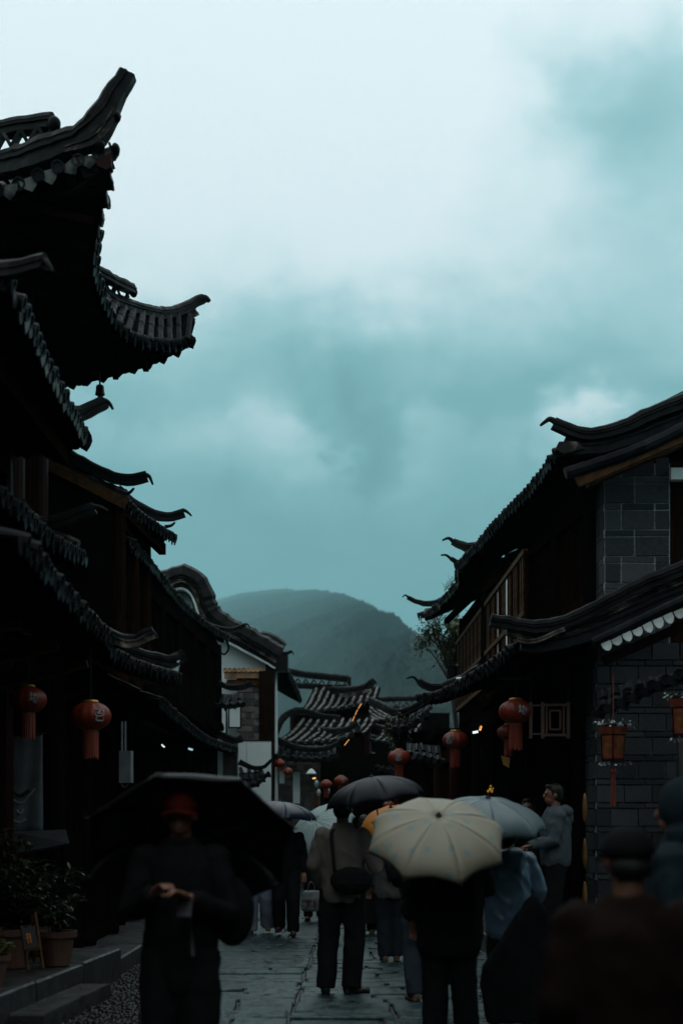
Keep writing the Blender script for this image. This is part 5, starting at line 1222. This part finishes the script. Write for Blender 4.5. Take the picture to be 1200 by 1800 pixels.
def person(label, x, y, z, H, rz, top, pants, shoes, pose={}, hair='short', hem=.80, vox=.009, lean=0, jacket_w=1.0, hood=None, cap=None, legw=1.0, head_turn=0, fold=.011, sleeve=True, skirt=False):
    k = H / 1.72
    rt = thing('person', label, 'person', (x, y, z), 'people walking and standing in the lane', rz)
    J = dict(shR=(.175, 0, 1.385), shL=(-.175, 0, 1.385), elR=(.245, -.03, 1.13), elL=(-.245, -.03, 1.13), wrR=(.25, .05, .89), wrL=(-.25, .05, .89),
             hpR=(.09, 0, .90), hpL=(-.09, 0, .90), knR=(.10, .03, .50), knL=(-.10, .03, .50), anR=(.11, -.01, .09), anL=(-.11, -.01, .09), ftR=(.13, .14, 0), ftL=(-.13, .14, 0))
    J.update(pose)
    def sh(v):      # forward lean grows above the hips
        v = Vector(v); return Vector((v.x, v.y + lean * max(0, v.z - .9), v.z)) * k
    J = {a: sh(v) for a, v in J.items()}
    def E(c, r): return [sh((c[0] + r[0] * math.cos(2 * math.pi * j / 14), c[1] + r[1] * math.sin(2 * math.pi * j / 14), c[2])) for j in range(14)]
    # ---- body: one continuous surface
    b = MB()
    b.rings([E((0, 0, zz), (rx, ry)) for zz, rx, ry in ((.84, .13, .10), (.92, .16, .115), (1.03, .14, .10), (1.18, .15, .105), (1.32, .165, .11), (1.40, .15, .095), (1.45, .085, .07), (1.48, .056, .056), (1.545, .052, .054))])
    hd = Matrix.Rotation(head_turn, 3, 'Z')
    def hp(v): v = hd @ Vector((v[0], v[1], 0)); return v
    def head_e(cx, cy, cz, r):
        q = hp((cx, cy)); b.ell(sh((q.x, q.y + .015, cz)), Vector(r) * k, 12, 9, hd)
    head_e(0, 0, 1.625, (.074, .093, .098)); head_e(0, .028, 1.562, (.056, .066, .062)); head_e(0, .055, 1.535, (.03, .032, .026))
    head_e(0, .098, 1.598, (.013, .020, .024)); head_e(0, .088, 1.632, (.045, .012, .010)); head_e(0, .085, 1.556, (.022, .012, .008)); head_e(0, .082, 1.545, (.02, .012, .008))
    for s_ in (-1, 1): head_e(s_ * .076, -.008, 1.605, (.011, .021, .031))
    for s_ in ('R', 'L'):
        b.tube([J['sh' + s_], J['sh' + s_].lerp(J['el' + s_], .5), J['el' + s_], J['el' + s_].lerp(J['wr' + s_], .4), J['wr' + s_]], [.052 * k, .046 * k, .039 * k, .037 * k, .026 * k], 10)
        hand(b, J['wr' + s_], J['el' + s_], k, .55, 1 if s_ == 'R' else -1)
        b.tube([J['hp' + s_] + Vector((0, 0, .03)), J['hp' + s_].lerp(J['kn' + s_], .45), J['kn' + s_], J['kn' + s_].lerp(J['an' + s_], .35), J['an' + s_]], [.088 * k, .074 * k, .055 * k, .055 * k, .036 * k], 10)
        f = (J['ft' + s_] - J['an' + s_]); f.z = 0; f.normalize()
        b.tube([J['an' + s_] - Vector((0, 0, .03)) * k, J['an' + s_] + f * .08 * k - Vector((0, 0, .045)) * k, J['an' + s_] + f * .16 * k - Vector((0, 0, .06)) * k], [.035 * k, .035 * k, .022 * k], 8)
    o = link('body', remesh(b, vox * .8, 4), skin_m, rt)
    if not cap or cap != 'back':
        for s_ in (-1, 1):
            q = hp((s_ * .030, .086)); e = MB(); e.ell(sh((q.x, q.y + .012, 1.614)), Vector((.013, .008, .007)) * k, 8, 5, hd); e.build('eye', black_m, rt, True, world=False)
    # ---- jacket
    w_ = jacket_w
    j = MB()
    prof = [(hem, .165, .125), (hem + .06, .185, .14), (.97, .19, .14), (1.10, .185, .14), (1.25, .19, .145), (1.35, .185, .135), (1.405, .155, .115), (1.45, .105, .092), (1.485, .075, .078)]
    j.rings([E((0, -.005, zz), (rx * w_, ry * w_)) for zz, rx, ry in prof])
    for s_ in ('R', 'L'):
        we = J['el' + s_].lerp(J['wr' + s_], .97 if sleeve else .1)
        j.ell(J['sh' + s_], Vector((.076, .078, .07)) * k * w_, 12, 8)
        j.tube([J['sh' + s_].lerp(J['el' + s_], .08), J['sh' + s_].lerp(J['el' + s_], .4), J['el' + s_], J['el' + s_].lerp(we, .55), we], [.070 * k * w_, .074 * k * w_, .064 * k * w_, .058 * k * w_, .047 * k * w_], 10)
    if hood == 'down':
        j.ell(sh((0, -.10, 1.43)), Vector((.15, .085, .075)) * k); j.ell(sh((0, -.135, 1.37)), Vector((.10, .055, .09)) * k)
        j.tube([sh((-.11, -.02, 1.45)), sh((-.09, .07, 1.43)), sh((0, .10, 1.39)), sh((.09, .07, 1.43)), sh((.11, -.02, 1.45))], .028 * k, 8)
    if hood == 'up':
        j.ell(sh((0, -.015, 1.64)), Vector((.115, .125, .14)) * k, 14, 10); j.ell(sh((0, -.02, 1.50)), Vector((.13, .10, .08)) * k)
    if hood is None:
        j.tube([sh((.078 * math.cos(a * .8976), .005 + .08 * math.sin(a * .8976), 1.475)) for a in range(8)], .017 * k, 7)
    link('jacket', remesh(j, vox * 1.35, 5, fold * k, 8), top, rt)
    # ---- trousers or skirt
    t = MB()
    t.rings([E((0, 0, zz), (rx, ry)) for zz, rx, ry in ((.80, .165, .125), (.88, .175, .13), (.97, .165, .12), (1.02, .155, .11))])
    if skirt:
        t.rings([E((0, 0, zz), (rx, ry)) for zz, rx, ry in ((.16, .27, .24), (.3, .25, .22), (.6, .21, .17), (.9, .17, .13))])
    for s_ in ('R', 'L'):
        t.tube([J['hp' + s_] + Vector((0, 0, .02)), J['hp' + s_].lerp(J['kn' + s_], .4), J['kn' + s_], J['kn' + s_].lerp(J['an' + s_], .5), J['an' + s_] + Vector((0, 0, .0)) - Vector((0, 0, .03)) * k], [.108 * k, .10 * k * legw, .085 * k * legw, .082 * k * legw, .078 * k * legw], 10)
    link('skirt' if skirt else 'trousers', remesh(t, vox * 1.35, 5, .009 * k, 7), pants, rt)
    # ---- shoes
    for s_ in ('R', 'L'):
        a = J['an' + s_]; f = (J['ft' + s_] - a); f.z = 0; f.normalize(); g = a.z - .09 * k; sd_ = Vector((f.y, -f.x, 0))
        Mx = Matrix((sd_, f, Vector((0, 0, 1)))).transposed(); q = Vector((a.x, a.y, g))
        m = MB(); m.ell(q + f * .05 * k + Vector((0, 0, .028)) * k, Vector((.045, .135, .028)) * k, 12, 6, Mx); m.ell(q - f * .02 * k + Vector((0, 0, .055)) * k, Vector((.042, .065, .05)) * k, 10, 6, Mx); m.ell(q + f * .11 * k + Vector((0, 0, .034)) * k, Vector((.046, .07, .03)) * k, 10, 6, Mx)
        m.box(q + f * .05 * k + Vector((0, 0, .012)) * k, (.07 * k, .23 * k, .024 * k), Mx)
        link('shoe', remesh(m, .010, 3), shoes, rt)
    # ---- hair / headwear
    if cap: hair = None
    if cap:
        h = MB(); h.ell(sh((0, -.035, 1.585)), Vector((.078, .062, .05)) * k, 12, 8); link('hair', remesh(h, .010, 3, .003, 22), hair_m, rt)
    if hair and hood != 'up':
        h = MB(); hs = lambda v: sh((hp(v).x, hp(v).y + .015, v[2]))
        h.ell(hs((0, -.018, 1.645)), Vector((.085, .092, .09)) * k, 14, 9, hd); h.ell(hs((0, -.045, 1.60)), Vector((.078, .062, .075)) * k, 12, 8, hd)
        h.ell(hs((0, .045, 1.70)), Vector((.06, .045, .028)) * k, 12, 6, hd)
        if hair == 'long':
            h.tube([hs((0, -.06, 1.62)), hs((0, -.085, 1.5)), hs((0, -.11, 1.36)), hs((0, -.115, 1.25))], [.075 * k, .08 * k, .075 * k, .05 * k], 10)
        link('hair', remesh(h, .010, 3, .006, 22), hair_m, rt)
    if cap:
        cm, front = cap; hs = lambda v: sh((hp(v).x, hp(v).y + .015, v[2]))
        h = MB(); rs = []
        for i in range(7):
            th = math.pi / 2 * i / 6; rs.append([hs((.091 * math.cos(th) ** .8 * math.cos(2 * math.pi * j_ / 20) , -.004 + .108 * math.cos(th) ** .8 * math.sin(2 * math.pi * j_ / 20), 1.625 + .105 * math.sin(th))) + Vector((0, 0, .0)) for j_ in range(20)])
        h.rings(rs); crown_ = h.build('cap_crown', cm, rt, True, world=False)
        bqm = MB(); g = []
        for i in range(5):
            rr = .10 + .075 * i / 4
            for j_ in range(11):
                a = math.pi * (.16 + .68 * j_ / 10); g.append(hs((.088 * (rr / .10) ** .35 * math.cos(a), front * rr * math.sin(a), 1.645 - .10 * (rr - .10) * 3 - .02 * abs(math.cos(a)))))
        n_ = len(g); g2 = [v - Vector((0, 0, .006)) for v in g]
        bqm.add(g + g2, [(i * 11 + j_, i * 11 + j_ + 1, (i + 1) * 11 + j_ + 1, (i + 1) * 11 + j_) for i in range(4) for j_ in range(10)] + [(n_ + i * 11 + j_, n_ + (i + 1) * 11 + j_, n_ + (i + 1) * 11 + j_ + 1, n_ + i * 11 + j_ + 1) for i in range(4) for j_ in range(10)])
        bqm.build('cap_brim', cm, rt, True, world=False)
    return rt, J, k
def cl(name, c, rough=.8, sheen=0, var=1.35): return mat(name, c, tuple(v * var for v in c), rough=rough, scale=5, bump=.12, bscale=120, spec=.04 if rough > .5 else .4)
taupe = cl('taupe_jacket', (.075, .066, .058)); blk = cl('black_cloth', (.006, .006, .0065)); blk2 = cl('black_trousers', (.007, .0075, .008)); jeans = cl('dark_jeans', (.016, .021, .027)); ljeans = cl('blue_jeans', (.035, .046, .058))
grey = cl('grey_jacket', (.085, .085, .082)); blue = cl('blue_raincoat', (.055, .098, .135), .32); hoodm = cl('grey_hoodie', (.05, .062, .07)); brown = cl('brown_jacket', (.008, .0048, .0038)); teal = cl('teal_hooded_coat', (.010, .017, .021))
white_t = cl('pale_trousers', (.13, .15, .19)); yellow = cl('yellow_vest', (.42, .34, .11)); shoe_b = cl('black_shoe', (.007, .007, .007), .4); shoe_w = cl('white_shoe', (.42, .46, .46), .5); shoe_t = cl('tan_shoe', (.14, .10, .07), .6); redcap = cl('red_cap', (.035, .004, .0025)); blackcap = cl('black_cap', (.005, .006, .0065)); shirt = cl('pale_blue_shirt', (.016, .02, .03))
def GX(px, d): return (px - CX) / F * d
PI = math.pi
# man with shoulder bag, back to us
pr, J, k = person('man in taupe jacket with black shoulder bag standing with his back turned', GX(602, 12.85), 12.85, 0, 1.86, -.12, taupe, blk2, shoe_b,
    dict(anL=(-.145, -.02, .09), ftL=(-.17, .14, 0), knL=(-.125, .03, .5), anR=(.075, .02, .09), ftR=(.22, .10, 0), knR=(.10, .04, .5), elR=(.30, -.02, 1.10), wrR=(.20, .20, 1.24), elL=(-.25, -.02, 1.12), wrL=(-.2, .13, .92)), hem=.80, vox=.008, legw=1.08)
ub = thing('shoulder_bag', 'black crossbody bag slung on the back of the man in taupe', 'bag', pr.matrix_basis @ Vector((0, 0, 0)) + Vector((GX(594, 12.85) * 0, 0, 0)))
ub.location = (GX(617, 12.6), 12.62, 1.08)
b = MB(); b.ell((0, 0, 0), (.20, .075, .13), 16, 9); link('bag_body', remesh(b, .012, 4, .006, 9), blk, ub)
b = MB(); b.box((0, -.07, .02), (.26, .012, .10)); b.build('pocket', blk2, ub, world=False)
b = MB(); b.tube(crom([(-.15, .0, .06), (-.17, .0, .25), (-.185, .05, .40), (-.17, .13, .47), (-.10, .2, .46)], 5), .016, 6, .5); b.build('strap', blk2, ub, world=False)
# black-dressed walker and pale trousers walker, coming towards us
person('walker dressed in black coming towards us under the navy umbrella', GX(503, 19.3), 19.3, 0, 1.74, PI, blk, blk2, shoe_b, dict(anL=(-.10, .10, .10), knL=(-.10, .14, .5), ftL=(-.11, .3, 0), anR=(.10, -.08, .14), knR=(.10, .06, .52), wrR=(.12, .24, 1.25), elR=(.24, .06, 1.12)), vox=.011, legw=1.1)
person('walker in loose pale blue trousers half hidden by the large black umbrella', GX(455, 19.6), 19.6, 0, 1.70, PI, blk, white_t, shoe_t, dict(anL=(-.13, -.05, .14), knL=(-.13, .10, .52), ftL=(-.14, .1, 0), anR=(.12, .10, .09), knR=(.12, .10, .5)), vox=.011, legw=1.35)
person('far person in a yellow vest with bare brown arm holding a shopping bag', GX(553, 22.3), 22.3, 0, 1.66, PI, yellow, blk2, shoe_b, dict(elR=(.23, .0, 1.15), wrR=(.20, .05, .9), elL=(-.2, 0, 1.15)), vox=.012, sleeve=False)
bgp = thing('shopping_bag', 'white plastic shopping bag with red print carried low in the street', 'bag', (GX(547, 21.6), 21.6, .34))
pl = mat('plastic_bag', (.25, .29, .29), (.36, .38, .37), rough=.3, scale=6, trans=.3)
b = MB(); b.rings([[Vector((sx * wx, sy * wy, zz)) for sx, sy in ((-1, -1), (0, -1.3), (1, -1), (1.1, 0), (1, 1), (0, 1.3), (-1, 1), (-1.1, 0))] for zz, wx, wy in ((-.14, .12, .06), (-.12, .14, .075), (.05, .145, .07), (.15, .12, .04), (.18, .11, .02))]); link('bag_body', remesh(b, .015, 3, .012, 12), pl, bgp)
for s_ in (-1, 1):
    b = MB(); b.tube(crom([(-.06, s_ * .02, .17), (-.03, s_ * .01, .30), (.03, s_ * .01, .30), (.06, s_ * .02, .17)], 4), .008, 5); b.build('bag_handle', pl, bgp, world=False)
b = MB(); b.box((0, -.093, -.03), (.14, .008, .12)); b.build('red_print', mat('bag_print', (.12, .03, .025), (.2, .07, .05), rough=.5, scale=4), bgp, world=False)
person('person in pale sleeve and long black skirt just behind the man in taupe', GX(640, 19.6), 19.6, 0, 1.70, .1, grey, blk, shoe_t, dict(elR=(.26, .02, 1.13), wrR=(.25, .08, .90)), vox=.012, skirt=True, hair='long')
person('person in grey jacket and dark jeans walking away in mid lane', GX(686, 15.85), 15.85, 0, 1.70, .05, grey, jeans, shoe_t, dict(anL=(-.07, -.02, .09), knL=(-.08, .02, .5), ftL=(-.09, .14, 0), anR=(.075, .06, .09), knR=(.08, .06, .5), ftR=(.09, .2, 0)), vox=.010, hem=.74, hair='long')
person('person in blue jeans and black coat hidden behind the beige umbrella', GX(742, 12.4), 12.4, 0, 1.72, .0, blk, ljeans, shoe_t, dict(anL=(-.07, -.02, .09), anR=(.09, .05, .09), wrL=(-.2, .1, 1.05)), vox=.010, hem=.78, hair='long')
hb_ = thing('hand_bag', 'black handbag at the hip of the person in blue jeans', 'bag', (GX(729, 12.1), 12.15, .86))
b = MB(); b.ell((0, 0, 0), (.13, .07, .13), 14, 8); link('bag_body', remesh(b, .012, 3, .005, 10), blk, hb_)
b = MB(); b.tube(crom([(-.08, 0, .09), (-.06, .03, .38), (.0, .06, .52), (.06, .03, .38), (.08, 0, .09)], 4), .010, 5); b.build('strap', blk, hb_, world=False)
person('person all in black under the beige umbrella, back turned', GX(790, 10.15), 10.15, 0, 1.76, .05, blk, blk2, shoe_b, dict(wrR=(.08, .18, 1.2), elR=(.27, .05, 1.10), anL=(-.11, 0, .09), anR=(.13, .04, .09)), vox=.009, jacket_w=1.28, hem=.62, legw=1.15)
person('person in shiny light blue hooded raincoat under the grey-blue umbrella', GX(893, 11.35), 11.35, 0, 1.62, .25, blue, blk2, shoe_b, dict(elR=(.28, -.02, 1.12), wrR=(.24, .10, .90), elL=(-.24, .05, 1.13), wrL=(-.08, .22, 1.15)), vox=.008, hood='down', hem=.70, jacket_w=1.12, hair='short', fold=.013)
sk_ = thing('rain_cape', 'dark rain cape draped in front of the person in the blue raincoat', 'cape', (GX(900, 10.8), 10.8, 0))
b = MB(); loc_ = Vector((GX(900, 10.8), 10.8, 0))
b.prism([P(*q, 10.72) - loc_ for q in ((940, 1572), (958, 1600), (972, 1700), (976, 1800), (858, 1800), (848, 1740), (852, 1700), (880, 1660), (915, 1605))], (0, .16, 0)); link('cape_cloth', remesh(b, .013, 16, .014, 5), blk2, sk_)
person('man in grey hoodie and white shoes standing side-on on the right doorstep', GX(975, 15.0), 15.0, .24, 1.79, PI / 2, hoodm, blk2, shoe_w, dict(elR=(.22, .03, 1.13), wrR=(.16, .25, 1.06), elL=(-.22, .05, 1.13), wrL=(-.16, .27, 1.08), anL=(-.10, .06, .09), ftL=(-.11, .25, 0)), vox=.008, hood='down', hem=.86, jacket_w=1.12)
person('dim figure facing us in the shade behind the man in the hoodie', GX(928, 16.9), 16.9, .24, 1.66, PI - .3, blk, blk2, shoe_b, dict(elR=(.22, .08, 1.15), wrR=(.10, .22, 1.35)), vox=.011)
person('man in black cap and brown jacket seen from behind close to the camera', GX(1104, 4.45), 4.45, 0, 1.62, .06, brown, blk2, shoe_b, {}, vox=.008, cap=(blackcap, 1), jacket_w=1.2, hair='short')
person('hooded figure in dark teal coat at the right edge', GX(1198, 6.8), 6.8, 0, 1.80, PI / 2 - .45, teal, blk2, shoe_b, {}, vox=.009, hood='up', jacket_w=1.18)
pr, J, k = person('man in red cap facing us under the large black umbrella, hands on his phone', GX(318, 7.3), 7.3, 0, 1.79, PI, blk, blk2, shoe_b, dict(elR=(.25, .06, 1.10), wrR=(.10, .27, 1.22), elL=(-.25, .06, 1.10), wrL=(-.07, .28, 1.20)), vox=.008, cap=(redcap, 1), jacket_w=1.0, hem=.70, legw=1.15)
ph = thing('phone', 'phone with bluish screen edge held by the man in the red cap', 'phone', (GX(325, 6.95), 6.95, 1.20))
b = MB(); b.box((0, 0, 0), (.075, .012, .15), Matrix.Rotation(-.9, 3, 'X')); b.build('phone_body', black_m, ph, world=False)
b = MB(); b.box((0, .008, .006), (.068, .004, .14), Matrix.Rotation(-.9, 3, 'X')); b.build('phone_screen', mat('lit_screen', (.008, .01, .016), rough=.3, emit=(.15, .3, .7), es=.05, spec=.1), ph, world=False)
sbg = thing('side_bag', 'dark soft bag hanging at the side of the man in the red cap', 'bag', (GX(408, 7.4), 7.4, 1.15))
b = MB(); b.ell((0, 0, 0), (.12, .09, .19), 14, 9); link('bag_body', remesh(b, .012, 3, .006, 9), blk, sbg)
b = MB(); b.tube(crom([(-.04, 0, .13), (-.08, 0, .22), (-.14, .0, .28)], 4), .012, 5); b.build('strap', blk, sbg, world=False)

bpy.data.scenes.remove(TS)
# ============================================================ HAZE
hz = bpy.data.materials.new('haze'); hz.use_nodes = True; ht = hz.node_tree; ht.nodes.clear()
ho = ht.nodes.new('ShaderNodeOutputMaterial'); pv = ht.nodes.new('ShaderNodeVolumePrincipled')
pv.inputs['Color'].default_value = (.47, .92, .97, 1); pv.inputs['Density'].default_value = .00016; pv.inputs['Anisotropy'].default_value = 0.0
ht.links.new(pv.outputs[0], ho.inputs['Volume'])
hb = MB(); hb.box((-2200, 4850, 799.0), (10400, 9900, 1602)); ho_ = hb.build('haze', hz)
tag(ho_, 'thin grey-green rain haze filling the valley', 'haze', kind='stuff')
